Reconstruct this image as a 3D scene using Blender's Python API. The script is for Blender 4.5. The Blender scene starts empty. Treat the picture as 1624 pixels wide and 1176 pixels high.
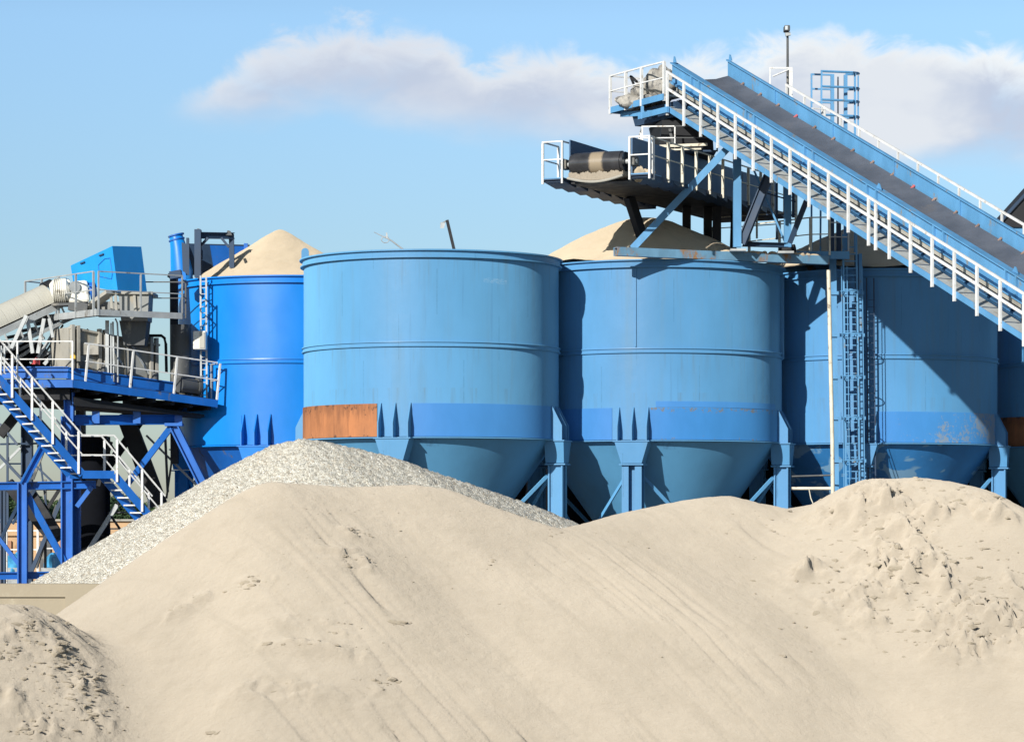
import bpy, math, random
import numpy as np
from mathutils import Vector, Matrix
random.seed(7)
R_ = math.radians
S = bpy.context.scene
COL = S.collection
F = 4600.0            # focal length in photograph pixels
HZ = 828.0            # horizon row
CX = 812.0
CAMZ = 4.0

# ---------------------------------------------------------------- camera
cd = bpy.data.cameras.new('camera'); cam = bpy.data.objects.new('camera', cd); COL.objects.link(cam)
cam.location = (0, 0, CAMZ); cam.rotation_euler = (R_(90), 0, 0)
cd.sensor_width = 36; cd.lens = 36 * F / 1624; cd.shift_y = (HZ - 588) / 1624
cd.clip_start = 1; cd.clip_end = 6000
S.camera = cam

# ---------------------------------------------------------------- sun, sky
SUN_AZ, SUN_EL = 30.0, 24.0        # degrees left of straight-behind-camera, elevation
sl = bpy.data.lights.new('sun', 'SUN'); sl.energy = 5.0; sl.angle = R_(0.53); sl.color = (1, 0.955, 0.88)
so = bpy.data.objects.new('sun', sl); COL.objects.link(so)
to_sun = Vector((-math.sin(R_(SUN_AZ)) * math.cos(R_(SUN_EL)), -math.cos(R_(SUN_AZ)) * math.cos(R_(SUN_EL)), math.sin(R_(SUN_EL))))
so.rotation_euler = to_sun.to_track_quat('Z', 'Y').to_euler(); so.location = (-40, -60, 60)

wd = bpy.data.worlds.new('World'); S.world = wd; wd.use_nodes = True
wn, wl = wd.node_tree.nodes, wd.node_tree.links
wn.clear()


class NT:
    """small helper round a node tree"""
    def __init__(s, tree): s.t = tree; s.n = tree.nodes; s.l = tree.links
    def new(s, typ, **kw):
        n = s.n.new(typ)
        for k, v in kw.items(): setattr(n, k, v)
        return n
    def put(s, sock, v):
        if v is None: return
        if isinstance(v, bpy.types.NodeSocket): s.l.new(v, sock)
        else: sock.default_value = v
    def math(s, op, a, b=None, c=None, clamp=False):
        n = s.new('ShaderNodeMath', operation=op, use_clamp=clamp)
        s.put(n.inputs[0], a); s.put(n.inputs[1], b); s.put(n.inputs[2], c)
        return n.outputs[0]
    def mix(s, f, a, b, blend='MIX'):
        n = s.new('ShaderNodeMix', data_type='RGBA', blend_type=blend)
        s.put(n.inputs[0], f); s.put(n.inputs[6], a); s.put(n.inputs[7], b)
        return n.outputs[2]
    def ramp(s, x, stops, interp='LINEAR'):
        n = s.new('ShaderNodeValToRGB'); r = n.color_ramp; r.interpolation = interp
        while len(r.elements) < len(stops): r.elements.new(0.5)
        for e, (p, c) in zip(r.elements, stops):
            e.position = p
            e.color = (c, c, c, 1) if not isinstance(c, tuple) else (*c, 1)[:4]
        s.put(n.inputs[0], x); return n.outputs[0]
    def noise(s, vec, scale, detail=4, rough=0.55, dist=0.0):
        n = s.new('ShaderNodeTexNoise'); s.put(n.inputs['Vector'], vec)
        n.inputs['Scale'].default_value = scale; n.inputs['Detail'].default_value = detail
        n.inputs['Roughness'].default_value = rough; n.inputs['Distortion'].default_value = dist
        return n.outputs[0]
    def mapr(s, x, a, b, c=0.0, d=1.0, smooth=True):
        n = s.new('ShaderNodeMapRange', interpolation_type='SMOOTHSTEP' if smooth else 'LINEAR')
        s.put(n.inputs[0], x)
        for i, v in zip((1, 2, 3, 4), (a, b, c, d)): s.put(n.inputs[i], v)
        return n.outputs[0]
    def mapping(s, vec, scale=(1, 1, 1), loc=(0, 0, 0), rot=(0, 0, 0)):
        n = s.new('ShaderNodeMapping'); s.put(n.inputs[0], vec)
        n.inputs['Scale'].default_value = scale; n.inputs['Location'].default_value = loc; n.inputs['Rotation'].default_value = rot
        return n.outputs[0]


def build_world():
    k = NT(wd.node_tree)
    sky = k.new('ShaderNodeTexSky', sky_type='NISHITA')
    sky.sun_disc = False; sky.sun_elevation = R_(SUN_EL)
    sky.sun_rotation = math.atan2(to_sun.x, to_sun.y)
    sky.altitude = 0; sky.air_density = 1.0; sky.dust_density = 0.3; sky.ozone_density = 1.8
    g = k.new('ShaderNodeTexCoord').outputs['Generated']
    sp = k.new('ShaderNodeSeparateXYZ'); k.put(sp.inputs[0], g)
    yy = k.math('MAXIMUM', sp.outputs[1], 0.02)
    u = k.math('DIVIDE', sp.outputs[0], yy); v = k.math('DIVIDE', sp.outputs[2], yy)
    # a bank of cumulus low in the north: its top and base heights along the bearing
    c = k.new('ShaderNodeCombineXYZ'); k.put(c.inputs[0], u); k.put(c.inputs[1], v)
    uv = c.outputs[0]
    un = k.math('DIVIDE', k.math('ADD', u, 0.20), 0.44)
    def prof(pts):
        return k.ramp(un, [(((x - CX) / F + 0.20) / 0.44, ((HZ - y) / F) / 0.25) for x, y in pts])
    top = prof([(-80, 330), (200, 250), (262, 172), (300, 140), (370, 85), (420, 58), (520, 36), (640, 34), (700, 52), (755, 92), (800, 82), (890, 66),
                (950, 86), (1040, 82), (1120, 70), (1200, 72), (1262, 44), (1340, 46), (1400, 62), (1500, 58), (1570, 60), (1640, 78), (1760, 60), (1900, 200)])
    bot = prof([(-80, 300), (240, 195), (330, 205), (420, 215), (520, 190), (640, 215), (760, 235), (900, 245), (1100, 262), (1300, 275), (1500, 282), (1640, 282), (1900, 270)])
    top = k.math('MULTIPLY', top, 0.25); bot = k.math('MULTIPLY', bot, 0.25)
    nb = k.noise(k.mapping(uv, (1, 1.4, 1)), 46, 10, 0.60, 0.5)
    nf = k.noise(k.mapping(uv, (1, 1.8, 1), (3.1, 1.7, 0)), 16, 5, 0.5, 0.2)
    n1 = k.math('MULTIPLY', k.math('SUBTRACT', nb, 0.5), 0.030)
    n2 = k.math('MULTIPLY', k.math('SUBTRACT', nf, 0.5), 0.030)
    dt = k.math('ADD', k.math('SUBTRACT', top, v), n1)
    db = k.math('ADD', k.math('SUBTRACT', v, bot), n2)
    m1 = k.mapr(dt, -0.002, 0.0085); m2 = k.mapr(db, -0.002, 0.017)
    m3 = k.mapr(k.math('ADD', nf, k.math('MULTIPLY', nb, 0.6)), 0.50, 0.80, 0.60, 0.98)
    front = k.math('GREATER_THAN', sp.outputs[1], 0.1)
    mask = k.math('MULTIPLY', k.math('MULTIPLY', m1, m2), k.math('MULTIPLY', m3, front))
    mask = k.math('MULTIPLY', mask, k.mapr(u, -0.125, -0.10))
    # sun-struck tops, grey bases
    hgt = k.mapr(k.math('ADD', dt, k.math('MULTIPLY', n2, 1.1)), 0.001, 0.019)
    east = k.mapr(u, -0.06, 0.10)
    wcol = k.mix(east, (0.66, 0.69, 0.74, 1), (0.82, 0.83, 0.82, 1))
    ccol = k.mix(k.math('MULTIPLY', hgt, k.mapr(nf, 0.42, 0.62, 1.0, 0.45)), wcol, (0.47, 0.53, 0.65, 1))
    hs = k.new('ShaderNodeHueSaturation'); hs.inputs['Saturation'].default_value = SKY_SAT
    hs.inputs['Value'].default_value = 1.0; k.put(hs.inputs['Color'], sky.outputs[0])
    cs = k.new('ShaderNodeVectorMath', operation='SCALE'); k.put(cs.inputs[0], ccol); cs.inputs[3].default_value = CLOUD_GAIN
    # gain ramp brightens and tints the low sky, keeping overhead fill weak
    lowg = k.ramp(sp.outputs[2], [(0.0, (0.80, 0.86, 1.08)), (0.05, (1.02, 1.17, 1.40)), (0.10, (1.20, 1.39, 1.62)), (0.17, (1.55, 1.77, 1.98)), (0.24, (1.2, 1.3, 1.4)), (0.32, (0.9, 0.9, 0.9))])
    skyc = k.mix(1.0, hs.outputs[0], lowg, 'MULTIPLY')
    out = k.mix(mask, skyc, cs.outputs[0])
    bg = k.new('ShaderNodeBackground'); bg.inputs[1].default_value = SKY_STR; k.put(bg.inputs[0], out)
    o = k.new('ShaderNodeOutputWorld'); k.l.new(bg.outputs[0], o.inputs[0])


SKY_SAT, SKY_STR, CLOUD_GAIN = 1.0, 0.064, 16.5
build_world()
S.view_settings.view_transform = 'Standard'; S.view_settings.look = 'None'
S.view_settings.gamma = 1; S.view_settings.exposure = 0.15


# ---------------------------------------------------------------- geometry helpers
def W(px, py, Y):
    return Vector(((px - CX) / F * Y, Y, CAMZ + (HZ - py) / F * Y))


class MB:
    def __init__(s): s.v = []; s.f = []
    def add(s, vs, fs):
        b = len(s.v); s.v += [tuple(v) for v in vs]; s.f += [tuple(b + i for i in f) for f in fs]; return s
    def box(s, a, b):
        x0, y0, z0 = a; x1, y1, z1 = b
        return s.hexa([(x0, y0, z0), (x1, y0, z0), (x1, y1, z0), (x0, y1, z0)], [(x0, y0, z1), (x1, y0, z1), (x1, y1, z1), (x0, y1, z1)])
    def hexa(s, lo, hi):
        return s.add(list(lo) + list(hi), [(3, 2, 1, 0), (4, 5, 6, 7), (0, 1, 5, 4), (1, 2, 6, 5), (2, 3, 7, 6), (3, 0, 4, 7)])
    def bar(s, p, q, w=0.1, h=None, up=(0, 0, 1)):
        p, q = Vector(p), Vector(q); h = h or w
        d = (q - p).normalized(); up = Vector(up)
        if abs(d.dot(up)) > 0.98: up = Vector((0, 1, 0))
        x = d.cross(up).normalized(); z = x.cross(d)
        c = [x * (a * w / 2) + z * (b * h / 2) for a, b in ((-1, -1), (1, -1), (1, 1), (-1, 1))]
        return s.hexa([p + k for k in c], [q + k for k in c])
    def ibeam(s, p, q, w=0.3, h=0.3, t=0.035, up=(0, 0, 1)):
        p, q = Vector(p), Vector(q); d = (q - p).normalized(); upv = Vector(up)
        if abs(d.dot(upv)) > 0.98: upv = Vector((0, 1, 0))
        x = d.cross(upv).normalized(); z = x.cross(d)
        for sg in (-1, 1): s.bar(p + z * sg * (h / 2 - t / 2), q + z * sg * (h / 2 - t / 2), w, t, upv)
        return s.bar(p, q, t, h - 2 * t - 0.002, upv)
    def tube(s, pts, r, n=10, cap=True):
        pts = [Vector(p) for p in pts]; rings = []; b = len(s.v)
        rr = r if isinstance(r, (list, tuple)) else [r] * len(pts)
        up = Vector((0, 0, 1))
        for i, p in enumerate(pts):
            d = (pts[min(i + 1, len(pts) - 1)] - pts[max(i - 1, 0)]).normalized()
            if abs(d.dot(up)) > 0.98: up = Vector((0, 1, 0))
            x = d.cross(up).normalized(); z = x.cross(d)
            for k in range(n):
                a = 2 * math.pi * k / n
                s.v.append(tuple(p + (x * math.cos(a) + z * math.sin(a)) * rr[i]))
        for i in range(len(pts) - 1):
            for k in range(n):
                k2 = (k + 1) % n
                s.f.append((b + i * n + k, b + i * n + k2, b + (i + 1) * n + k2, b + (i + 1) * n + k))
        if cap:
            s.f.append(tuple(b + k for k in range(n))[::-1]); e = b + (len(pts) - 1) * n
            s.f.append(tuple(e + k for k in range(n)))
        return s
    def lathe(s, c, prof, a0=0, a1=360, n=96, close=False):
        """prof = [(r,z)]; angle 0 points at the camera (-Y), positive to +X"""
        full = abs(a1 - a0 - 360) < 1e-6
        m = n if full else n + 1; b = len(s.v)
        for i in range(m):
            a = R_(a0 + (a1 - a0) * i / n)
            for r, z in prof: s.v.append((c[0] + r * math.sin(a), c[1] - r * math.cos(a), c[2] + z))
        q = len(prof)
        for i in range(n):
            i2 = (i + 1) % m
            for j in range(q if close else q - 1):
                j2 = (j + 1) % q
                s.f.append((b + i * q + j, b + i2 * q + j, b + i2 * q + j2, b + i * q + j2))
        if close and not full:
            s.f.append(tuple(b + j for j in range(q))[::-1]); s.f.append(tuple(b + (m - 1) * q + j for j in range(q)))
        return s
    def prism(s, poly, d):
        """poly: list of 3-D points (planar), extruded by vector d"""
        d = Vector(d); n = len(poly); p = [Vector(q) for q in poly]
        return s.add(p + [q + d for q in p], [tuple(range(n))[::-1], tuple(range(n, 2 * n))] + [(i, (i + 1) % n, (i + 1) % n + n, i + n) for i in range(n)])
    def build(s, name, mat, parent=None, smooth=False, bevel=0):
        base = Vector((0, 0, 0)); r = parent
        while r is not None: base += r.location; r = r.parent
        me = bpy.data.meshes.new(name)
        me.from_pydata([tuple(Vector(v) - base) for v in s.v], [], s.f); me.update()
        if smooth:
            me.shade_smooth(); me.set_sharp_from_angle(angle=R_(32))
        me.materials.append(mat)
        o = bpy.data.objects.new(name, me); COL.objects.link(o)
        if parent: o.parent = parent
        if bevel:
            m = o.modifiers.new('bevel', 'BEVEL'); m.width = bevel; m.segments = 2; m.limit_method = 'ANGLE'
        return o


def tag(o, label=None, cat=None, group=None, kind=None):
    for k, v in (('label', label), ('category', cat), ('group', group), ('kind', kind)):
        if v: o[k] = v
    return o


def thing(name, loc, label, cat, group=None):
    o = bpy.data.objects.new(name, None); COL.objects.link(o); o.location = loc; o.empty_display_size = 0.3
    return tag(o, label, cat, group)


def lab(o, text): o['label'] = text; return o


# ---------------------------------------------------------------- materials
def mat(name, col, rough=0.55, var=0.12, scale=0.8, streak=1.0, dirt=None, dirt_amt=0.0, dirt_scale=1.5, bump=0.0, bscale=6, metal=0.0, spec=0.5, coat=0, extra=None):
    m = bpy.data.materials.new(name); m.use_nodes = True; k = NT(m.node_tree)
    b = k.n['Principled BSDF']
    tc = k.new('ShaderNodeTexCoord').outputs['Object']
    v = k.mapping(tc, (1, 1, streak))
    n = k.noise(v, scale, 5, 0.6)
    lo = tuple(c * (1 - var) for c in col) + (1,); hi = tuple(min(1, c * (1 + var)) for c in col) + (1,)
    c = k.mix(k.mapr(n, 0.3, 0.7), lo, hi)
    rg = k.mapr(n, 0.3, 0.7, rough * 0.85, min(1, rough * 1.15))
    if dirt:
        dn = k.noise(k.mapping(tc, (1, 1, streak * 0.7 + 0.15), (5, 3, 1)), dirt_scale, 8, 0.68)
        f = k.mapr(dn, 0.62 - dirt_amt * 0.3, 0.70 - dirt_amt * 0.2)
        c = k.mix(f, c, dirt + (1,))
        rg = k.mix(f, rg, (0.85, 0.85, 0.85, 1))
    if extra: c = extra(k, tc, c)
    k.put(b.inputs['Base Color'], c); k.put(b.inputs['Roughness'], rg)
    b.inputs['Metallic'].default_value = metal; b.inputs['Specular IOR Level'].default_value = spec
    if name.endswith('silo_paint') or 'band' in name: b.inputs['Diffuse Roughness'].default_value = 1.0; b.inputs['Specular IOR Level'].default_value = 0.5 if 'vivid' in name else 0.28
    if coat: b.inputs['Coat Weight'].default_value = coat; b.inputs['Coat Roughness'].default_value = 0.15
    if bump:
        bp = k.new('ShaderNodeBump'); bp.inputs['Strength'].default_value = 1; bp.inputs['Distance'].default_value = bump
        k.put(bp.inputs['Height'], k.noise(tc, bscale, 5, 0.6)); k.put(b.inputs['Normal'], bp.outputs[0])
    return m


RUST = (0.17, 0.065, 0.025)
M = {}
def silo_extra(seed, patch=None, scr=0.0):
    def f(k, tc, c):
        # faded vertical runs, plate joints, a few scuffs
        st = k.noise(k.mapping(tc, (1, 1, 0.06), (seed, 0, 0)), 2.2, 4, 0.6)
        c = k.mix(k.mapr(st, 0.50, 0.72, 0, 0.35), c, (0.14, 0.28, 0.41, 1))
        st2 = k.noise(k.mapping(tc, (1, 1, 0.03), (0, seed, 0)), 7.0, 3, 0.6)
        c = k.mix(k.mapr(st2, 0.60, 0.75, 0, 0.22), c, (0.075, 0.19, 0.35, 1))
        sp = k.noise(k.mapping(tc, (1, 1, 1), (seed, 4, 2)), 5.0, 8, 0.75)
        c = k.mix(k.mapr(sp, 0.735, 0.755, 0, 0.75), c, RUST + (1,))
        q = k.new('ShaderNodeSeparateXYZ'); k.put(q.inputs[0], tc)
        # weld seams between the plates, staggered course by course
        an = k.math('ARCTAN2', q.outputs[0], q.outputs[1])
        crs = k.math('FLOOR', k.math('DIVIDE', q.outputs[2], 1.65))
        fr = k.math('FRACT', k.math('ADD', k.math('MULTIPLY', an, 8 / 6.2832), k.math('MULTIPLY', crs, 0.37)))
        vs = k.math('LESS_THAN', k.math('ABSOLUTE', k.math('SUBTRACT', fr, 0.5)), 0.0045)
        hz = k.math('LESS_THAN', k.math('ABSOLUTE', k.math('SUBTRACT', k.math('FRACT', k.math('DIVIDE', q.outputs[2], 1.65)), 0.5)), 0.0)
        c = k.mix(k.math('MULTIPLY', vs, k.mapr(sp, 0.35, 0.6, 0.05, 0.35)), c, (0.045, 0.16, 0.29, 1))
        # drips of rust and grime hanging from the rim and the middle ring
        dn = k.noise(k.mapping(tc, (1, 1, 0.05), (seed, 9, 0)), 5.5, 5, 0.7)
        for z0, ln in ((13.6, 1.9), (10.38, 1.3), (8.9, 1.2)):
            d = k.math('SUBTRACT', z0, q.outputs[2])
            fall = k.math('MULTIPLY', k.mapr(d, 0.0, 0.02), k.mapr(d, 0.05, ln, 1.0, 0.0))
            c = k.mix(k.math('MULTIPLY', fall, k.mapr(dn, 0.50, 0.75, 0, 0.30)), c, (0.13, 0.15, 0.15, 1))
        if scr:
            dx = k.math('ABSOLUTE', k.math('SUBTRACT', q.outputs[0], 2.45)); dz = k.math('ABSOLUTE', k.math('SUBTRACT', k.math('ADD', q.outputs[2], k.math('MULTIPLY', q.outputs[0], 0.06)), 12.95))
            w = k.math('MULTIPLY', k.math('LESS_THAN', dx, 0.42), k.math('LESS_THAN', dz, 0.09))
            sn = k.noise(k.mapping(tc, (2, 2, 14)), 3.0, 5, 0.7)
            c = k.mix(k.math('MULTIPLY', w, k.mapr(sn, 0.5, 0.6, 0, .5)), c, (0.35, 0.52, 0.65, 1))
        return c
    return f
PALE = (0.122, 0.350, 0.585)
M['silo_a'] = mat('pale_blue_silo_paint', PALE, 0.46, 0.05, 0.35, 0.5, bump=0.016, bscale=0.9, extra=silo_extra(1, scr=1))
M['silo_b'] = mat('faded_blue_silo_paint', (0.108, 0.320, 0.56), 0.5, 0.06, 0.4, 0.5, bump=0.018, bscale=0.9, extra=silo_extra(7))
M['silo_c'] = mat('sky_blue_silo_paint', (0.105, 0.320, 0.57), 0.5, 0.06, 0.4, 0.5, bump=0.018, bscale=0.9, extra=silo_extra(13))
M['silo_d'] = mat('vivid_blue_silo_paint', (0.004, 0.250, 0.72), 0.36, 0.06, 0.5, 0.5, bump=0.004, bscale=1.5)
M['band'] = mat('repainted_blue_band', (0.070, 0.27, 0.60), 0.45, 0.05, 0.7, 0.4, bump=0.003)
def rusty_edge(k, tc, c):
    q = k.new('ShaderNodeSeparateXYZ'); k.put(q.inputs[0], tc)
    n = k.noise(tc, 6.5, 8, 0.75)
    up = k.mapr(q.outputs[2], 7.85, 8.35, 0.0, 0.17)
    dn = k.mapr(q.outputs[2], 7.35, 7.10, 0.0, 0.13)
    f = k.mapr(k.math('ADD', k.math('ADD', n, up), dn), 0.68, 0.72, 0, 0.85)
    return k.mix(f, c, (0.20, 0.19, 0.16, 1))
M['band_b'] = mat('chipped_blue_band', (0.055, 0.25, 0.57), 0.45, 0.06, 0.7, 0.4, bump=0.003, extra=rusty_edge)
def flaking(k, tc, c):
    n = k.noise(tc, 6.0, 9, 0.80); b = k.noise(k.mapping(tc, (1, 1, 1), (2.7, 0, 0)), 0.45, 3, 0.5)
    f = k.mapr(k.math('ADD', k.math('MULTIPLY', n, 0.65), k.math('MULTIPLY', b, 0.55)), 0.625, 0.68, 0, 0.55)
    return k.mix(f, c, (0.36, 0.33, 0.23, 1))
M['band_c'] = mat('flaking_blue_band', (0.062, 0.265, 0.59), 0.5, 0.06, 0.7, 0.4, bump=0.003, extra=flaking)
def rustrun(k, tc, c):
    q = k.new('ShaderNodeSeparateXYZ'); k.put(q.inputs[0], tc)
    n = k.noise(k.mapping(tc, (1, 1, 0.10)), 4.5, 6, 0.7); n2 = k.noise(tc, 4, 8, 0.7)
    top = k.mapr(q.outputs[2], 7.6, 8.32, 0, .16); bot = k.mapr(q.outputs[2], 7.35, 7.12, 0, .14)
    c = k.mix(k.mapr(k.math('ADD', n, top), 0.50, 0.72, 0, 0.75), c, (0.21, 0.085, 0.04, 1))
    return k.mix(k.mapr(k.math('ADD', n2, k.math('ADD', top, bot)), 0.68, 0.74, 0, 0.8), c, (0.09, 0.045, 0.03, 1))
M['rust'] = mat('rusted_orange_steel', (0.41, 0.165, 0.068), 0.85, 0.20, 1.6, 0.4, bump=0.008, extra=rustrun)
M['hop'] = mat('hopper_blue', (0.095, 0.30, 0.52), 0.5, 0.10, 0.5, 0.5, dirt=(0.05, 0.15, 0.28), dirt_amt=0.2, dirt_scale=0.35)
def patchy(k, tc, c):
    n = k.noise(k.mapping(tc, (1, 1, 1.6), (1, 0, 6)), 0.75, 3, 0.5, 0.4)
    return k.mix(k.mapr(n, 0.56, 0.59, 0, 0.85), c, (0.20, 0.38, 0.56, 1))
M['hop_c'] = mat('patched_hopper_blue', (0.03, 0.19, 0.47), 0.5, 0.15, 0.7, 0.6, extra=patchy)
M['steel'] = mat('pale_blue_steelwork', (0.10, 0.29, 0.52), 0.5, 0.10, 1.5, 0.4, dirt=(0.20, 0.21, 0.20), dirt_amt=0.12, dirt_scale=2.5, bump=0.002)
M['steel_worn'] = mat('worn_blue_steelwork', (0.14, 0.30, 0.45), 0.6, 0.15, 1.5, 0.6, dirt=(0.30, 0.17, 0.08), dirt_amt=0.38, dirt_scale=1.6, bump=0.003)
M['deep'] = mat('deep_blue_steelwork', (0.010, 0.125, 0.48), 0.45, 0.12, 1.2, 0.5, dirt=(0.10, 0.12, 0.16), dirt_amt=0.10, dirt_scale=2.0)
M['hood'] = mat('bright_blue_sheet', (0.015, 0.30, 0.74), 0.4, 0.05, 0.8, 0.6, bump=0.004, bscale=1.6)
M['shade'] = mat('shaded_blue_plate', (0.045, 0.12, 0.235), 0.55, 0.12, 1.0, 0.5, dirt=(0.10, 0.11, 0.12), dirt_amt=0.15)  # blue darkened to deepen the shade on the short conveyor's side plates
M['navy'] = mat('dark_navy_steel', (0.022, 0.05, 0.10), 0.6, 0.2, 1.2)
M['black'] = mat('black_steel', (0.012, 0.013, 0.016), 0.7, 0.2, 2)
M['shade_black'] = mat('shade_black_sheet', (0.006, 0.007, 0.010), 0.9, 0.2, 2, spec=0.1)  # near-black so the backdrop and box read as deep shade
M['white'] = mat('white_rail_paint', (0.70, 0.705, 0.69), 0.5, 0.10, 2.5, 1, dirt=(0.40, 0.34, 0.27), dirt_amt=0.14, dirt_scale=6)
M['cream'] = mat('cream_rail_paint', (0.66, 0.62, 0.50), 0.6, 0.12, 2.5, 1, dirt=(0.28, 0.22, 0.16), dirt_amt=0.22, dirt_scale=4)
M['galv'] = mat('galvanised_steel', (0.42, 0.44, 0.44), 0.5, 0.12, 2.0, 1, metal=0.25, dirt=(0.2, 0.19, 0.17), dirt_amt=0.12)
M['grey'] = mat('grey_painted_plate', (0.25, 0.26, 0.25), 0.65, 0.12, 1.2, 0.5, dirt=(0.33, 0.30, 0.24), dirt_amt=0.35, dirt_scale=1.8)
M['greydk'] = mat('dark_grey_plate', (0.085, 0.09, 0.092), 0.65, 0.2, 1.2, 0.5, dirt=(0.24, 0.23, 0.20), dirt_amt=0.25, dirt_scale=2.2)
M['greige'] = mat('dusty_beige_plate', (0.36, 0.345, 0.30), 0.75, 0.10, 1.0, 0.5, dirt=(0.25, 0.24, 0.21), dirt_amt=0.25)
def corrug(k, tc, c):
    return c
M['cover'] = mat('beige_cover_sheet', (0.44, 0.43, 0.375), 0.6, 0.06, 0.6, 0.5, dirt=(0.40, 0.38, 0.33), dirt_amt=0.10)
M['offw'] = mat('off_white_casting', (0.78, 0.76, 0.68), 0.5, 0.06, 2.0, 1, dirt=(0.35, 0.32, 0.26), dirt_amt=0.22, dirt_scale=4)
M['belt'] = mat('worn_rubber_belt', (0.092, 0.104, 0.130), 0.6, 0.15, 1.0, 1, dirt=(0.10, 0.105, 0.12), dirt_amt=0.1, dirt_scale=0.6)
M['drum'] = mat('polished_drum_rubber', (0.05, 0.05, 0.055), 0.22, 0.25, 1.0, 1, spec=0.8)
M['grate'] = mat('walkway_grating', (0.40, 0.42, 0.41), 0.7, 0.10, 2.5, 1, dirt=(0.30, 0.27, 0.22), dirt_amt=0.3, dirt_scale=3)
M['tarp'] = mat('grey_dust_tarp', (0.36, 0.34, 0.30), 0.8, 0.25, 2.5, 1, dirt=(0.12, 0.12, 0.12), dirt_amt=0.35, dirt_scale=3, bump=0.05, bscale=4)
M['conc'] = mat('cast_concrete', (0.36, 0.31, 0.225), 0.85, 0.07, 0.8, 0.6, dirt=(0.46, 0.41, 0.31), dirt_amt=0.28, dirt_scale=0.7, bump=0.004, bscale=12)
M['redroll'] = mat('faded_red_roller', (0.55, 0.12, 0.12), 0.6, 0.2, 3)
M['brownroll'] = mat('rusty_roller', (0.26, 0.17, 0.13), 0.7, 0.3, 3)
M['yellow'] = mat('yellow_paint', (0.70, 0.45, 0.04), 0.5, 0.1, 3)
M['red'] = mat('red_paint', (0.5, 0.06, 0.06), 0.5, 0.1, 3)
M['tan'] = mat('tan_facade', (0.52, 0.34, 0.19), 0.8, 0.1, 0.8, 0.5, dirt=(0.36, 0.22, 0.12), dirt_amt=0.2)
M['brick'] = mat('brick_facade', (0.40, 0.21, 0.13), 0.85, 0.15, 1.2, 0.5)
M['teal'] = mat('blue_tarp', (0.06, 0.32, 0.58), 0.5, 0.2, 1.2)
M['bark'] = mat('bark', (0.10, 0.075, 0.05), 0.9, 0.2, 3)
M['leaf'] = mat('leaves', (0.060, 0.105, 0.032), 0.7, 0.45, 0.45)
M['leaf2'] = mat('leaves_dark', (0.042, 0.082, 0.034), 0.7, 0.45, 0.5)
M['gnd'] = mat('dusty_ground', (0.20, 0.175, 0.14), 0.95, 0.15, 0.12, 1, dirt=(0.22, 0.19, 0.15), dirt_amt=0.3, dirt_scale=0.3, bump=0.03, bscale=2)
M['glass'] = mat('lamp_glass', (0.6, 0.65, 0.68), 0.15, 0.05, 2)


def sand_mat(name, col, rough_bump, streak_dir=None):
    m = bpy.data.materials.new(name); m.use_nodes = True; k = NT(m.node_tree); b = k.n['Principled BSDF']
    tc = k.new('ShaderNodeTexCoord').outputs['Object']
    a = k.noise(tc, 0.35, 5, 0.6); g = k.noise(tc, 30, 3, 0.7); d = k.noise(tc, 2.2, 6, 0.62)
    c = k.mix(k.mapr(a, 0.32, 0.68), tuple(x * 0.93 for x in col) + (1,), tuple(x * 1.05 for x in col) + (1,))
    c = k.mix(k.mapr(d, 0.45, 0.75, 0, 0.35), c, (col[0] * 0.84, col[1] * 0.83, col[2] * 0.80, 1))
    if streak_dir is not None:
        st = k.noise(k.mapping(k.mapping(tc, rot=(0, 0, R_(streak_dir))), (1, 0.07, 0.1)), 3.4, 5, 0.6)
        c = k.mix(k.mapr(st, 0.50, 0.70, 0, 0.40), c, (col[0] * 0.83, col[1] * 0.83, col[2] * 0.82, 1))
    c = k.mix(k.mapr(g, 0.60, 0.72, 0, 0.30), c, (col[0] * 0.55, col[1] * 0.52, col[2] * 0.5, 1))
    k.put(b.inputs['Base Color'], c); b.inputs['Roughness'].default_value = 0.95; b.inputs['Specular IOR Level'].default_value = 0.1; b.inputs['Diffuse Roughness'].default_value = 1.0
    bp = k.new('ShaderNodeBump'); bp.inputs['Distance'].default_value = rough_bump
    h = k.math('ADD', k.math('MULTIPLY', k.noise(tc, 14, 6, 0.72), 0.6), k.math('MULTIPLY', k.noise(tc, 3, 5, 0.6), 1.2))
    k.put(bp.inputs['Height'], h); k.put(b.inputs['Normal'], bp.outputs[0])
    return m


SAND = (0.450, 0.395, 0.318)
M['sand'] = sand_mat('dry_beige_sand', SAND, 0.03, -38)
M['sand_clod'] = sand_mat('clumped_beige_sand', SAND, 0.032)
M['clod'] = sand_mat('darkened_sand_lumps', (0.40, 0.348, 0.270), 0.05)  # coloured darker than the piles to tone down the lumps' sunlit faces
M['sand_heap'] = sand_mat('golden_heap_sand', (0.53, 0.445, 0.325), 0.03)


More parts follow.
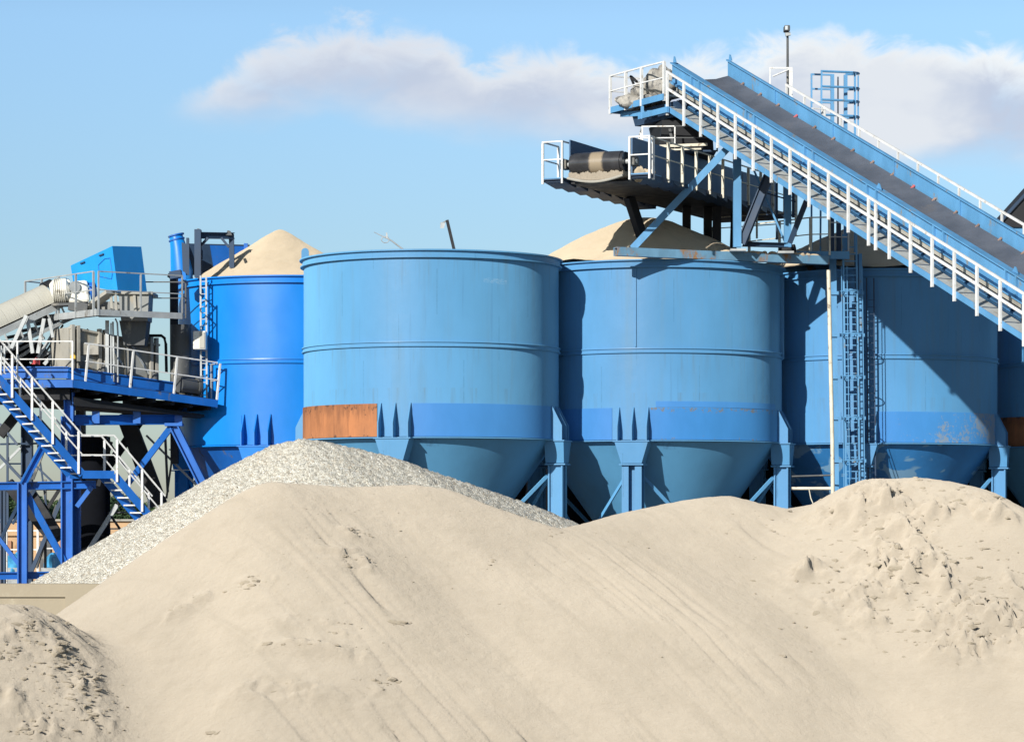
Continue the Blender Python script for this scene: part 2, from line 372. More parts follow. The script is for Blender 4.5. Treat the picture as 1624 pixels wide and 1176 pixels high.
def gravel_mat():
    m = bpy.data.materials.new('pale_grey_gravel'); m.use_nodes = True; k = NT(m.node_tree); b = k.n['Principled BSDF']
    tc = k.new('ShaderNodeTexCoord').outputs['Object']
    v = k.new('ShaderNodeTexVoronoi'); v.inputs['Scale'].default_value = 22; k.put(v.inputs['Vector'], tc)
    v2 = k.new('ShaderNodeTexVoronoi', feature='DISTANCE_TO_EDGE'); v2.inputs['Scale'].default_value = 22; k.put(v2.inputs['Vector'], tc)
    s = k.new('ShaderNodeSeparateColor'); k.put(s.inputs[0], v.outputs['Color'])
    c = k.ramp(s.outputs[0], [(0.0, (0.44, 0.41, 0.34)), (0.10, (0.64, 0.60, 0.50)), (0.35, (0.78, 0.74, 0.62)), (0.7, (0.90, 0.86, 0.74)), (1.0, (0.95, 0.93, 0.84))])
    c = k.mix(k.mapr(s.outputs[1], 0.8, 0.9, 0, 0.5), c, (0.50, 0.38, 0.24, 1))
    k.put(b.inputs['Base Color'], c); b.inputs['Roughness'].default_value = 0.85
    bp = k.new('ShaderNodeBump'); bp.inputs['Distance'].default_value = 0.016
    h = k.math('ADD', k.mapr(v2.outputs[0], 0, 0.25), k.math('MULTIPLY', s.outputs[2], 0.9))
    k.put(bp.inputs['Height'], h); k.put(b.inputs['Normal'], bp.outputs[0])
    return m
M['gravel'] = gravel_mat()


# ---------------------------------------------------------------- numpy noise
rng = np.random.default_rng(11)
_P = rng.random((256, 256))
def vnoise(x, y):
    xi = np.floor(x).astype(int); yi = np.floor(y).astype(int); fx = x - xi; fy = y - yi
    fx = fx * fx * (3 - 2 * fx); fy = fy * fy * (3 - 2 * fy)
    g = lambda a, b: _P[a % 256, b % 256]
    return (g(xi, yi) * (1 - fx) + g(xi + 1, yi) * fx) * (1 - fy) + (g(xi, yi + 1) * (1 - fx) + g(xi + 1, yi + 1) * fx) * fy
def fbm(x, y, o=5, r=0.5):
    t = 0; a = 1; s = 0
    for i in range(o):
        t = t + a * vnoise(x * 2 ** i + 17.3 * i, y * 2 ** i + 9.1 * i); s += a; a *= r
    return t / s
def sst(x, a, b):
    t = np.clip((x - a) / (b - a), 0, 1); return t * t * (3 - 2 * t)


def grid_mesh(name, X, Y, Z, mask_face, mat_, smooth=True):
    ny, nx = X.shape
    idx = np.arange(nx * ny).reshape(ny, nx)
    f = np.stack([idx[:-1, :-1], idx[:-1, 1:], idx[1:, 1:], idx[1:, :-1]], -1)[mask_face]
    used, inv = np.unique(f, return_inverse=True)
    co = np.stack([X.ravel(), Y.ravel(), Z.ravel()], -1)[used]
    f = inv.reshape(-1, 4)
    me = bpy.data.meshes.new(name)
    me.vertices.add(len(co)); me.vertices.foreach_set('co', co.astype(np.float32).ravel())
    me.loops.add(f.size); me.loops.foreach_set('vertex_index', f.astype(np.int32).ravel())
    me.polygons.add(len(f)); me.polygons.foreach_set('loop_start', np.arange(0, f.size, 4, dtype=np.int32))
    me.update(calc_edges=True)
    if smooth: me.shade_smooth()
    me.materials.append(mat_)
    o = bpy.data.objects.new(name, me); COL.objects.link(o); return o


# ---------------------------------------------------------------- ground
g = MB().add([(-600, -60, 0), (600, -60, 0), (600, 2500, 0), (-600, 2500, 0)], [(0, 1, 2, 3)]).build('ground', M['gnd'])
tag(g, kind='structure')

# ---------------------------------------------------------------- sand piles in the foreground
def ridge_pts(lst):
    return [tuple(W(x, y, Y)) for x, y, Y in lst]
def dens(p, step=0.12):
    out = []
    for a, b in zip(p[:-1], p[1:]):
        a = np.array(a); b = np.array(b); n = max(1, int(np.linalg.norm(b - a) / step))
        for i in range(n): out.append(a + (b - a) * i / n)
    out.append(np.array(p[-1])); return np.array(out)
RA = dens(ridge_pts([(436, 764, 48.4), (500, 769, 48.9), (560, 772, 49.3), (650, 768, 49.8), (690, 773, 50.0), (740, 793, 49.9), (800, 814, 49.9), (850, 830, 49.9), (880, 838, 50.0)]))
RB = dens(ridge_pts([(900, 837, 50.2), (940, 829, 50.7), (1000, 812, 51.6), (1060, 799, 52.4), (1110, 790, 53.0), (1150, 786, 53.5), (1185, 795, 53.6), (1240, 806, 53.8), (1366, 811, 55), (1545, 821, 56.7), (1716, 823, 58.5)]))
RC = dens(ridge_pts([(1260, 806, 54), (1310, 797, 54.2), (1345, 789, 54), (1372, 771, 53.8), (1395, 760, 53.5), (1450, 757, 53.3), (1490, 762, 53.1), (1525, 770, 53), (1550, 786, 53), (1590, 808, 53.2), (1630, 829, 53.5), (1700, 866, 53.8), (1800, 930, 54)]))
RD = dens(ridge_pts([(-160, 985, 43.2), (-60, 962, 43.6), (0, 957, 44), (38, 958, 44.4), (60, 968, 44.6), (84, 984, 44.9)]))
st_ = 0.042
xs = np.arange(-13.4, 19.0, st_); ys = np.arange(40.5, 61.0, st_)
X, Y = np.meshgrid(xs, ys)
def env(Rp, slope, rnd):
    best = np.full(X.shape, -9.0); par = np.zeros(X.shape); dst = np.zeros(X.shape)
    s = 0.0
    for i, p in enumerate(Rp):
        if i: s += np.linalg.norm(p[:2] - Rp[i - 1][:2])
        d = np.sqrt((X - p[0]) ** 2 + (Y - p[1]) ** 2)
        z = p[2] - slope * (np.sqrt(d * d + rnd * rnd) - rnd)
        ang = np.arctan2(X - p[0], -(Y - p[1]))
        m = z > best
        best = np.where(m, z, best); par = np.where(m, s * 0.9 + ang * 2.2, par); dst = np.where(m, d, dst)
    return best, par, dst
wx = X + 0.5 * (fbm(X * 0.35, Y * 0.35, 3) - 0.5); wy = Y + 0.5 * (fbm(X * 0.35 + 40, Y * 0.35, 3) - 0.5)
H = []
slA = 0.60 + 0.085 * sst(-X - 3.6, 0, 1.6)
for Rp, slope, rnd in ((RA, slA, 0.45), (RB, 0.60, 0.5), (RC, 0.73, 0.9), (RD, 0.80, 0.4)):
    H.append(env(Rp, slope, rnd))
# each pile's own relief: thin slide runnels down the fall line
def grooves(u, w, amp, sparse, seed, k=3):
    uu = u + 0.30 * (fbm(u * .4 + seed, w * .18, 3) - .5) * 2
    n = fbm(uu * 1.5 + seed, w * .05 + seed, 4, .6); g = np.clip(1 - np.abs(2 * n - 1) * 2.2, 0, 1) ** k
    n2 = fbm(uu * 3.6 + seed, w * .09, 3, .6); g2 = np.clip(1 - np.abs(2 * n2 - 1) * 2.2, 0, 1) ** k
    m = sst(fbm(u * .55 + seed * 2, w * .22, 3), sparse, sparse + .2) * sst(fbm(u * 2.0 + seed, w * .5, 2), .3, .6)
    return -amp * m * (g + .5 * g2)
UU = X * .81 + Y * .58; WW = X * .58 - Y * .81
dA_ = H[0][2]; rad = sst(-X - 3.2, 0, 1.2)
gA = grooves(UU, WW, .085, .42, 3) * (1 - rad)
hA = H[0][0] + gA * sst(dA_, .5, 2) + 0.10 * (fbm(X * 0.35, Y * 0.35, 2) - 0.5) * sst(dA_, 0.2, 2)
hB = H[1][0] + grooves(UU, WW, .06, .42, 3) * sst(H[1][2], .5, 2) + 0.06 * (fbm(X * 0.35 + 9, Y * 0.35, 2) - 0.5) * sst(H[1][2], 0.2, 2)
hC = H[2][0] + 0.16 * (fbm(X * 0.6 + 5, Y * 0.6, 4) - 0.5) * sst(H[2][2], 0.1, 1.2)
hD = H[3][0] + 0.10 * (fbm(X * 0.8 + 3, Y * 0.8, 4) - 0.5) * sst(H[3][2], 0.2, 1.2) + grooves(H[3][1], H[3][2], .045, .38, 21)
# a long slump gully on the right flank of pile A and B : shallow ledges where the crust has slid
def ledges(mask, sc, amp, seed, thr=0.5, w=0.03):
    n = fbm(X * sc + seed, Y * sc * 0.75 + seed, 5, 0.55)
    return mask * amp * sst(n, thr - w, thr + w)
def clods(mask, sc, amp, seed):
    n = fbm(X * sc + seed, Y * sc + seed, 5, 0.6)
    return mask * amp * np.clip((n - 0.48) * 3.2, 0, 1) ** 0.8
def blob(cx, cy, rx, ry, rot=0):
    c, s = math.cos(rot), math.sin(rot); dx = X - cx; dy = Y - cy
    return np.exp(-(((dx * c + dy * s) / rx) ** 2 + ((-dx * s + dy * c) / ry) ** 2))
# hit: world position on a pile surface under a photograph point (for placing patches of relief)
ALL = np.stack([hA, hB, hC, hD]); TOP = ALL.max(0)
def hit(px, py):
    dxs = (px - CX) / F; dz = (HZ - py) / F
    for yy in np.arange(41.0, 60.0, 0.05):
        x = dxs * yy; z = CAMZ + dz * yy
        i = int((x - xs[0]) / st_); j = int((yy - ys[0]) / st_)
        if 0 <= i < len(xs) and 0 <= j < len(ys) and TOP[j, i] >= z: return x, yy
    return dxs * 50, 50.0
def patch(pts):
    m = np.zeros(X.shape)
    for px, py, rx, ry in pts:
        x, y = hit(px, py); m = np.maximum(m, blob(x, y, rx, ry))
    return m
mC = patch([(1480, 830, 1.0, .5), (1560, 830, .8, .8), (1400, 790, .8, .8), (1370, 885, .45, .35), (1440, 905, 1.0, .7), (1530, 930, 1.1, .8), (1590, 975, 1.1, .8),
            (1300, 950, .5, .5), (1370, 985, .8, .45), (1450, 1000, .9, .6), (1500, 1035, .8, .45), (1560, 1050, .5, .3), (1300, 830, .6, .4), (1420, 850, .6, .7)])
mC = np.clip(mC * 1.25, 0, 1)
mC *= sst(fbm(X * 1.1 + 3, Y * 0.9, 3), 0.38, 0.56) * (.35 + .65 * sst(H[2][2], .3, 1.6))
fine = clods(mC, 4.2, 0.16, 31) + ledges(mC, 1.5, 0.14, 7, 0.47, .03) + ledges(mC, 3.1, 0.12, 17, 0.5, .02) + mC * 0.24 * (fbm(X * 7, Y * 7, 4, 0.75) - 0.5)
hB = hB + fine; hC = hC + fine
mA = patch([(560, 850, .25, .2), (400, 925, .35, .15), (560, 890, .5, .3), (530, 1000, .7, .2), (490, 1030, .8, .15), (440, 1095, .9, .2), (590, 1100, .35, .3), (280, 980, .3, .15), (780, 895, .15, .25), (320, 955, .2, .12)])
hA = hA + clods(mA, 5.0, 0.08, 55) + ledges(mA, 2.2, 0.09, 3, 0.52, .015)
mD = patch([(20, 1010, .35, .3), (60, 1000, .4, .25), (100, 1040, .45, .25), (125, 1085, .4, .3), (140, 1135, .4, .3), (60, 1150, .5, .3), (20, 1120, .4, .3)])
hD = hD + clods(mD, 5.0, 0.09, 77) + ledges(mD, 2.6, 0.07, 13, 0.5, .02) + mD * .08 * (fbm(X * 9, Y * 9, 3, .7) - .5)
small = 0.02 * (fbm(X * 5, Y * 5, 3, 0.6) - 0.5) + 0.012 * (fbm(X * 14, Y * 14, 2, 0.6) - 0.5)
ALL = np.stack([hA, hB, hC, hD]) + small
own = ALL.argmax(0); mx = ALL.max(0)
srt = np.sort(ALL, 0); dd = srt[-1] - srt[-2]
top2 = ALL[3] >= srt[-2] - 1e-9
kk = np.where(top2, .40, np.clip(np.minimum(np.minimum(H[0][2], H[1][2]), H[2][2]) * .45 - .1, .05, 1.6)); mx = mx + np.where(dd < kk, (kk - dd) ** 2 / (4 * kk), 0)       # soft toe where piles run into each other
Zs = np.maximum(mx, -0.15)
SXY = (xs, ys, Zs)
fo = own[:-1, :-1]; keep = (Zs[:-1, :-1] > -0.1) | (Zs[1:, 1:] > -0.1)
for k_, (m_, l_) in enumerate((('sand', 'broad smooth beige sand pile in the foreground with its peak below the gravel heap'),
                               ('sand', 'long low sand pile with a soft crest in front of the middle hoppers'),
                               ('sand_clod', 'lumpy crusted sand pile below the caged ladder at the right'),
                               ('sand_clod', 'small rutted sand pile in front of the concrete wall in the lower left corner'))):
    o = grid_mesh('sand_pile', X, Y, Zs, keep & (fo == k_), M[m_]); tag(o, l_, 'sand pile', 'sand piles across the foreground')

def sand_z(x, y):
    i = min(max(int((x - xs[0]) / st_), 0), len(xs) - 1); j = min(max(int((y - ys[0]) / st_), 0), len(ys) - 1); return Zs[j, i]
# loose lumps lying on the slopes
def clod_field(pts, name, mat_):
    mb = MB()
    ico = [(0, 0, 1), (.89, 0, .45), (.28, .85, .45), (-.72, .53, .45), (-.72, -.53, .45), (.28, -.85, .45), (.72, .53, -.45), (-.28, .85, -.45), (-.89, 0, -.45), (-.28, -.85, -.45), (.72, -.53, -.45), (0, 0, -1)]
    fc = [(0, 1, 2), (0, 2, 3), (0, 3, 4), (0, 4, 5), (0, 5, 1), (1, 6, 2), (2, 7, 3), (3, 8, 4), (4, 9, 5), (5, 10, 1), (2, 6, 7), (3, 7, 8), (4, 8, 9), (5, 9, 10), (1, 10, 6), (7, 6, 11), (8, 7, 11), (9, 8, 11), (10, 9, 11), (6, 10, 11)]
    for x, y, r in pts:
        z = sand_z(x, y) - r * .25; rot = Matrix.Rotation(random.uniform(0, 6.28), 3, Vector((random.random(), random.random(), 1)).normalized())
        sx, sy, sz = random.uniform(.7, 1.9), random.uniform(.6, 1.2), random.uniform(.4, .8)
        vs = []
        for v in ico:
            q = rot @ (Vector(v) * random.uniform(.6, 1.25)); vs.append((x + q.x * r * sx, y + q.y * r * sy, z + q.z * r * sz))
        mb.add(vs, fc)
    return mb.build(name, mat_)
pts = []
for (px, py, sx_, sy_, n, r) in ((1470, 870, 90, 60, 110, .05), (1540, 950, 70, 50, 90, .05), (1400, 980, 80, 40, 70, .045), (1250, 830, 60, 40, 30, .035), (1350, 880, 60, 30, 30, .04), (600, 900, 160, 90, 26, .022), (450, 950, 150, 100, 22, .022),
                               (900, 950, 120, 90, 10, .02), (1500, 1030, 50, 20, 30, .04), (80, 1050, 40, 50, 70, .03), (120, 1130, 50, 40, 60, .03), (500, 860, 120, 60, 20, .02), (1440, 780, 60, 20, 40, .05), (400, 925, 14, 5, 7, .05), (380, 935, 14, 4, 5, .04), (570, 845, 10, 4, 6, .045), (560, 895, 16, 6, 8, .045), (778, 897, 3, 8, 6, .055),
                               (625, 988, 5, 3, 5, .05), (876, 848, 5, 6, 4, .05), (530, 1000, 24, 6, 8, .035), (490, 1030, 40, 4, 9, .035), (600, 1085, 18, 10, 8, .04), (280, 975, 14, 5, 6, .04), (315, 955, 8, 4, 4, .04), (335, 1165, 10, 5, 5, .05), (460, 1095, 50, 4, 7, .03),
                               (45, 1000, 12, 8, 14, .05), (95, 1035, 14, 12, 18, .05), (125, 1075, 12, 12, 16, .05), (145, 1130, 10, 20, 16, .045), (40, 1160, 10, 5, 8, .06), (15, 1040, 10, 10, 10, .04)):
    for _ in range(n * 3):
        a, b = hit(random.gauss(px, sx_), random.gauss(py, sy_))
        if xs[0] < a < xs[-1]: pts.append((a, b, min(.085, random.expovariate(1 / (r * .45)) + .006)))
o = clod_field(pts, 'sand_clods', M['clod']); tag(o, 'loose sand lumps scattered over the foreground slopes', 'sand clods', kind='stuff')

# ---------------------------------------------------------------- gravel pile behind
RG = dens(ridge_pts([(455, 702, 80), (478, 697, 80), (505, 700, 80.2), (560, 712, 80.6), (610, 724, 81), (680, 749, 82), (760, 776, 83), (830, 800, 84), (905, 831, 85), (950, 850, 86)]))
gx = np.arange(-17.5, 4.5, 0.07); gy = np.arange(69.5, 92, 0.07); X, Y = np.meshgrid(gx, gy)
hG, pG, dG = env(RG, 0.60, 0.5)
hG = hG + 0.25 * (fbm(X * 0.35, Y * 0.35, 4) - 0.5) * sst(dG, .3, 2) + 0.09 * (rng.random(X.shape) - 0.5)
hG = np.where(Y < 70.0, -1, hG)
kp = (hG[:-1, :-1] > -0.1)
o = grid_mesh('gravel_pile', X, Y, np.maximum(hG, -0.12), kp, M['gravel'])
tag(o, 'pale grey gravel heap rising behind the sand, hiding the silo legs', 'gravel pile')

# ---------------------------------------------------------------- concrete bay wall
t = thing('concrete_wall', (-11, 66, 0), 'low tan concrete bay wall with a recessed panel at the left edge', 'wall')
zt = W(0, 925, 66).z
MB().box((-17, 66, 0), (-2, 66.4, zt)).build('wall_body', M['conc'], t, bevel=0.03)
xj = W(104, 0, 66).x
MB().box((-17, 65.94, W(0, 946, 66).z), (xj, 65.998, zt - 0.005)).box((xj, 65.94, 0.0), (-2, 65.998, zt - 0.005)).build('capping_beam', M['conc'], t)

# ---------------------------------------------------------------- silos
def silo(name, cx, cy, label, m_shell, m_hop, m_steel, bands, z_in, ribs=(), rim_m=None):
    t = thing(name, (cx, cy, 0), label, 'silo', 'row of blue storage silos')
    c = (cx, cy, 0); R = 4.83
    MB().lathe(c, [(R, 7.12), (R, 13.66), (R - .03, 13.66), (R - .03, z_in), (0.0, z_in)], n=128).build('shell', m_shell, t, True)
    rm = rim_m or m_shell
    rim = MB().lathe(c, [(R - .02, 13.60), (R + .13, 13.60), (R + .13, 13.645), (R + .045, 13.65), (R + .055, 13.84), (R + .16, 13.85), (R + .16, 13.90), (R - .05, 13.90)], n=128, close=True)
    rim.build('rim', rm, t, True)
    MB().lathe(c, [(R - .01, 10.38), (R + .07, 10.38), (R + .075, 10.42), (R + .03, 10.425), (R + .03, 10.53), (R + .075, 10.535), (R + .07, 10.575), (R - .01, 10.575)], n=128, close=True).build('middle_ring', m_shell, t, True)
    for (a0, a1, z0, z1, mm, off, lb) in bands:
        b = MB().lathe(c, [(R - .01, z0), (R + off, z0), (R + off, z1), (R - .01, z1)], a0, a1, n=max(8, int((a1 - a0) / 3)), close=True).build('skirt_band', mm, t, True)
        if lb: lab(b, lb)
    MB().lathe(c, [(R - .2, 7.10), (R + .12, 7.10), (R + .12, 7.06), (R - .2, 7.06)], n=128, close=True).build('bottom_flange', m_shell, t, True)
    MB().lathe(c, [(R - .12, 7.05), (0.45, 1.1), (0.45, 0.6)], n=96).build('hopper', m_hop, t, True)
    col = []
    for a in (-14, 76, 166, 256):
        ar = R_(a); o_ = Vector((math.sin(ar), -math.cos(ar), 0)); s_ = Vector((math.cos(ar), math.sin(ar), 0))
        base = Vector(c) + o_ * R
        br = MB()
        # tapered box under the shelf
        w0, w1, d0, d1 = .64, .39, .46, .42
        lo = [base + s_ * (-w1) + o_ * (-.28) + Vector((0, 0, 6.22)), base + s_ * w1 + o_ * (-.28) + Vector((0, 0, 6.22)), base + s_ * w1 + o_ * d1 + Vector((0, 0, 6.22)), base + s_ * (-w1) + o_ * d1 + Vector((0, 0, 6.22))]
        hi = [base + s_ * (-w0) + o_ * (-.28) + Vector((0, 0, 7.03)), base + s_ * w0 + o_ * (-.28) + Vector((0, 0, 7.03)), base + s_ * w0 + o_ * d0 + Vector((0, 0, 7.03)), base + s_ * (-w0) + o_ * d0 + Vector((0, 0, 7.03))]
        br.hexa(lo, hi)
        for (w, z0, z1, d) in ((.70, 7.03, 7.075, .5), (.46, 6.15, 6.20, .48)):
            p = [base + s_ * sx * w + o_ * k for sx, k in ((-1, -.3), (1, -.3), (1, d), (-1, d))]
            br.hexa([q + Vector((0, 0, z0)) for q in p], [q + Vector((0, 0, z1)) for q in p])
        b = br.build('bracket', m_steel, t)
        for k in (-.56, 0, .56):
            p0 = base + s_ * k - o_ * (k * k / (2 * R) + .0)
            poly = [p0 - o_ * .05 + Vector((0, 0, 7.08)), p0 + o_ * .42 + Vector((0, 0, 7.08)), p0 + o_ * .42 + Vector((0, 0, 7.62)), p0 + o_ * .05 + Vector((0, 0, 8.34)), p0 - o_ * .05 + Vector((0, 0, 8.34))]
            MB().prism([q - s_ * .022 for q in poly], s_ * .044).build('fin', m_steel, b)
        lg = MB()
        for sx in (-1, 1):
            p = base + s_ * sx * .25 + o_ * .08
            lg.bar(p + Vector((0, 0, 0)), p + Vector((0, 0, 6.149)), .25, .06, o_) if False else None
            q = [base + s_ * (sx * .25 + e) + o_ * k for e, k in ((-.13, .30), (.13, .30), (.13, .36), (-.13, .36))]
            lg.hexa(q, [v + Vector((0, 0, 6.148)) for v in q])
            q = [base + s_ * (sx * .25 + e) + o_ * k for e, k in ((-.13, -.20), (.13, -.20), (.13, -.14), (-.13, -.14))]
            lg.hexa(q, [v + Vector((0, 0, 6.148)) for v in q])
            q = [base + s_ * (sx * .25 + e) + o_ * k for e, k in ((-.03, -.139), (.03, -.139), (.03, .299), (-.03, .299))]
            lg.hexa(q, [v + Vector((0, 0, 6.148)) for v in q])
        q = [base + s_ * e + o_ * k for e, k in ((-.219, .06), (.219, .06), (.219, .09), (-.219, .09))]
        lg.hexa(q, [v + Vector((0, 0, 6.147)) for v in q])
        lg.build('leg', m_steel, t)
        q = [base + s_ * e + o_ * k for e, k in ((-.5, -.4), (.5, -.4), (.5, .55), (-.5, .55))]
        MB().hexa(q, [v + Vector((0, 0, .25)) for v in q]).build('footing', M['conc'], t)
        col.append(base + o_ * .02)
    for i in range(4):
        a, b = col[i], col[(i + 1) % 4]; d = (b - a).normalized()
        MB().bar(a + d * .42 + Vector((0, 0, 5.75)), b - d * .42 + Vector((0, 0, .4)), .05, .13).build('brace', m_steel, t)
        n_ = d.cross(Vector((0, 0, 1))) * .07
        MB().bar(b - d * .42 + Vector((0, 0, 5.75)) + n_, a + d * .42 + Vector((0, 0, .4)) + n_, .05, .13).build('brace', m_steel, t)
    for (a, z0, z1, w, d, lb) in ribs:
        ar = R_(a); o_ = Vector((math.sin(ar), -math.cos(ar), 0)); p = Vector(c) + o_ * (R + d / 2 - .005)
        MB().bar(p + Vector((0, 0, z0)), p + Vector((0, 0, z1)), w, d, o_).build('seam_rib', m_steel, t)
    return t


def SX(px, Y): return (px - CX) / F * Y
S1 = (SX(468, 121), 121.0); S2 = (SX(684, 110), 110.0); S3 = (SX(1044, 114), 114.0); S4 = (SX(1391, 118), 118.0); S5 = (SX(1736, 122), 122.0)
bn = lambda m, l=None, off=.028: [(-6.5, 68.0, 7.12, 8.32, m, off, l), (84, 158, 7.12, 8.32, m, off, None), (174, 248, 7.12, 8.32, m, off, None)]
silo('silo', *S1, 'vivid blue silo at the left end of the row, heaped with golden sand', M['silo_d'], M['deep'], M['silo_d'], [(-6.5, 68, 7.12, 8.3, M['silo_d'], .02, None), (-96, -22, 7.12, 8.3, M['silo_d'], .02, None)], 13.2)
silo('silo', *S2, 'pale blue silo nearest the gravel heap with an orange rusted panel at its skirt', M['silo_a'], M['hop'], M['silo_a'],
     bn(M['band'], 'repainted brighter blue band') + [(-84, -22.4, 7.12, 8.32, M['rust'], .035, 'orange rusted panel')], 12.6)
silo('silo', *S3, 'blue silo under the short conveyor with a sand heap half in shade', M['silo_b'], M['hop'], M['silo_b'],
     bn(M['band_b'], 'blue band with chipped rusty upper edge', .03) + [(-4, 66, 8.34, 8.56, M['band'], .012, None), (-84, -24, 7.12, 8.32, M['band'], .025, None)], 13.2,
     ribs=[(-13, 10.62, 13.58, .05, .05, None), (76.5, 10.35, 13.58, .12, .14, None)])
silo('silo', *S4, 'blue silo with a flaking band behind the caged ladder, crossed by a long shadow', M['silo_c'], M['hop_c'], M['silo_c'],
     bn(M['band_c'], 'blue band flaking to beige primer') + [(-84, -24, 7.12, 8.32, M['silo_c'], .02, None)], 13.2)
silo('silo', *S5, 'shaded blue silo cut off by the right edge under the long conveyor', M['silo_c'], M['hop'], M['silo_c'], bn(M['band']) + [(-84, -22, 7.12, 8.32, M['rust'], .03, 'rusty brown panel')], 12.8)

# near-black wall added to block the sky and stand for deep shade
t = thing('backdrop', (6, 130, 0), 'near-black wall added behind the silo legs to stand for deep shade', 'backdrop')
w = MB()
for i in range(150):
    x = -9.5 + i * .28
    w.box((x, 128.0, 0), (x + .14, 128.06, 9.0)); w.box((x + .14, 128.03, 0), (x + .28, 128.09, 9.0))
w.build('sheet_wall', M['shade_black'], t)
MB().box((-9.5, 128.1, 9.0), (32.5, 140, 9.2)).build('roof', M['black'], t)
MB().box((-9.5, 128.1, 0), (-9.3, 140, 9.0)).build('end_wall', M['shade_black'], t)

# ---------------------------------------------------------------- heaps of sand in the silos
def heap(cx, cy, pkx, pky, ztop, slope, label, mat_, zmin=13.3, rnd=.2):
    global X, Y
    n = 150
    r = np.linspace(0, 1, 60)[:, None] * np.ones((1, n)); a = np.linspace(0, 2 * np.pi, n)[None, :] * np.ones((60, 1))
    Xh = cx + 4.78 * r * np.cos(a); Yh = cy + 4.78 * r * np.sin(a)
    d = np.sqrt((Xh - pkx) ** 2 + (Yh - pky) ** 2)
    z = ztop - slope * (np.sqrt(d * d + rnd * rnd) - rnd) + .22 * (fbm(Xh * .9 + cx, Yh * .9, 4) - .5) * sst(d, .3, 2) + .03 * (fbm(Xh * 6, Yh * 6, 3) - .5)
    z = np.maximum(z, zmin + .05 * fbm(Xh, Yh, 3))
    o = grid_mesh('sand_heap', Xh, Yh, z, np.ones((59, n - 1), bool), mat_)
    return tag(o, label, 'sand heap', 'sand heaps filling the silos')
p = W(444, 364, 121); heap(*S1, p.x, 121.2, p.z + .02, .63, 'smooth golden sand heap topping the vivid blue silo', M['sand_heap'])
p = W(1024, 345, 114); heap(*S3, p.x, 114.4, p.z + .03, .60, 'sand heap under the short conveyor, its top in shadow', M['sand_heap'], rnd=1.7)
p = W(1385, 352, 118.5); heap(*S4, p.x - .1, 118.5, p.z, .50, 'dark shaded sand heap under the long conveyor on the silo behind the ladder', M['sand_heap'], rnd=.9)

# ---------------------------------------------------------------- railing helper
def railing(parent, pts, h=1.15, spacing=1.2, mt=None, pw=.09, rw=.06, drop=.3, mid=True, posts=None, h2=None, skip_first=False, pdir=None, lean=None):
    """pts: deck-level corner points. 'handrail' part with 'post' sub-parts"""
    mt = mt or M['white']; pts = [Vector(p) for p in pts]
    mb = MB(); up = Vector((0, 0, 1))
    for a, b in zip(pts[:-1], pts[1:]):
        d = (b - a).normalized() * rw * .45
        mb.bar(a + up * h - d, b + up * h + d, rw, rw * .9)
        if mid: mb.bar(a + up * h * .52, b + up * h * .52, rw * .8, rw * .75)
    hr = mb.build('handrail', mt, parent)
    for i, (a, b) in enumerate(zip(pts[:-1], pts[1:])):
        L = (Vector((b.x, b.y, 0)) - Vector((a.x, a.y, 0))).length
        n = max(1, round(L / spacing)); d = Vector((b.x - a.x, b.y - a.y, 0)).normalized() if L > 0 else Vector((1, 0, 0))
        for k in range(0 if (i == 0 and not skip_first) else 1, n + 1):
            p = a + (b - a) * k / n
            u_ = up if lean is None else (up - lean * lean.z).normalized()
            MB().bar(p - u_ * drop, p + u_ * (h - rw * .46), pw, pw * .8, pdir or d).build('post', mt, hr)
    return hr


# ---------------------------------------------------------------- long inclined conveyor (A)
TH = R_(62.4); TA = .455
dA = Vector((math.cos(TH), -math.sin(TH), 0)); nA = Vector((math.sin(TH), math.cos(TH), 0))
OA = Vector((SX(1066, 112), 112.0, CAMZ + (HZ - 99) / F * 112.0))
def A(L, n, o=0.0): return OA + dA * L + nA * n + Vector((0, 0, o - TA * L))
LA = 34.0
belt_conv = thing('belt_conveyor', A(26, 1.2, -2.2), 'long inclined blue belt conveyor with white handrails climbing across the upper right', 'conveyor')
tA = belt_conv
def A_plate(n0, n1, o0, o1, L0=0, L1=LA):
    return MB().hexa([A(L0, n0, o0), A(L1, n0, o0), A(L1, n1, o0), A(L0, n1, o0)], [A(L0, n0, o1), A(L1, n0, o1), A(L1, n1, o1), A(L0, n1, o1)])
sp = A_plate(0, .04, -.74, 0)
sp.hexa(*[[A(a, n, o) for a, n in ((0, -.10), (LA, -.10), (LA, -.003), (0, -.003))] for o in (-.05, 0.0)])
sp.hexa(*[[A(a, n, o) for a, n in ((0, .043), (LA, .043), (LA, .24), (0, .24))] for o in (-.05, -.004)])
sp.hexa(*[[A(a, n, o) for a, n in ((0, -.12), (LA, -.12), (LA, -.003), (0, -.003))] for o in (-.80, -.72)])
for i in range(9):
    L = 1.5 + i * 3.9
    for q in (0, .55):
        sp.hexa(*[[A(a, n, o) for a, n in ((L + q, -.09), (L + q + .07, -.09), (L + q + .07, -.004), (L + q, -.004))] for o in (-.70, -.06)])
sp.build('side_plate', M['steel'], tA)
fp = A_plate(2.52, 2.56, -.8, .30)
fp.hexa(*[[A(a, n, o) for a, n in ((0, 2.44), (LA, 2.44), (LA, 2.515), (0, 2.515))] for o in (.24, .30)])
for i in range(9):
    L = 3.4 + i * 3.9
    fp.hexa(*[[A(a, n, o) for a, n in ((L, 2.47), (L + .06, 2.47), (L + .06, 2.516), (L, 2.516))] for o in (-.7, .22)])
fp.build('side_plate', M['steel'], tA)
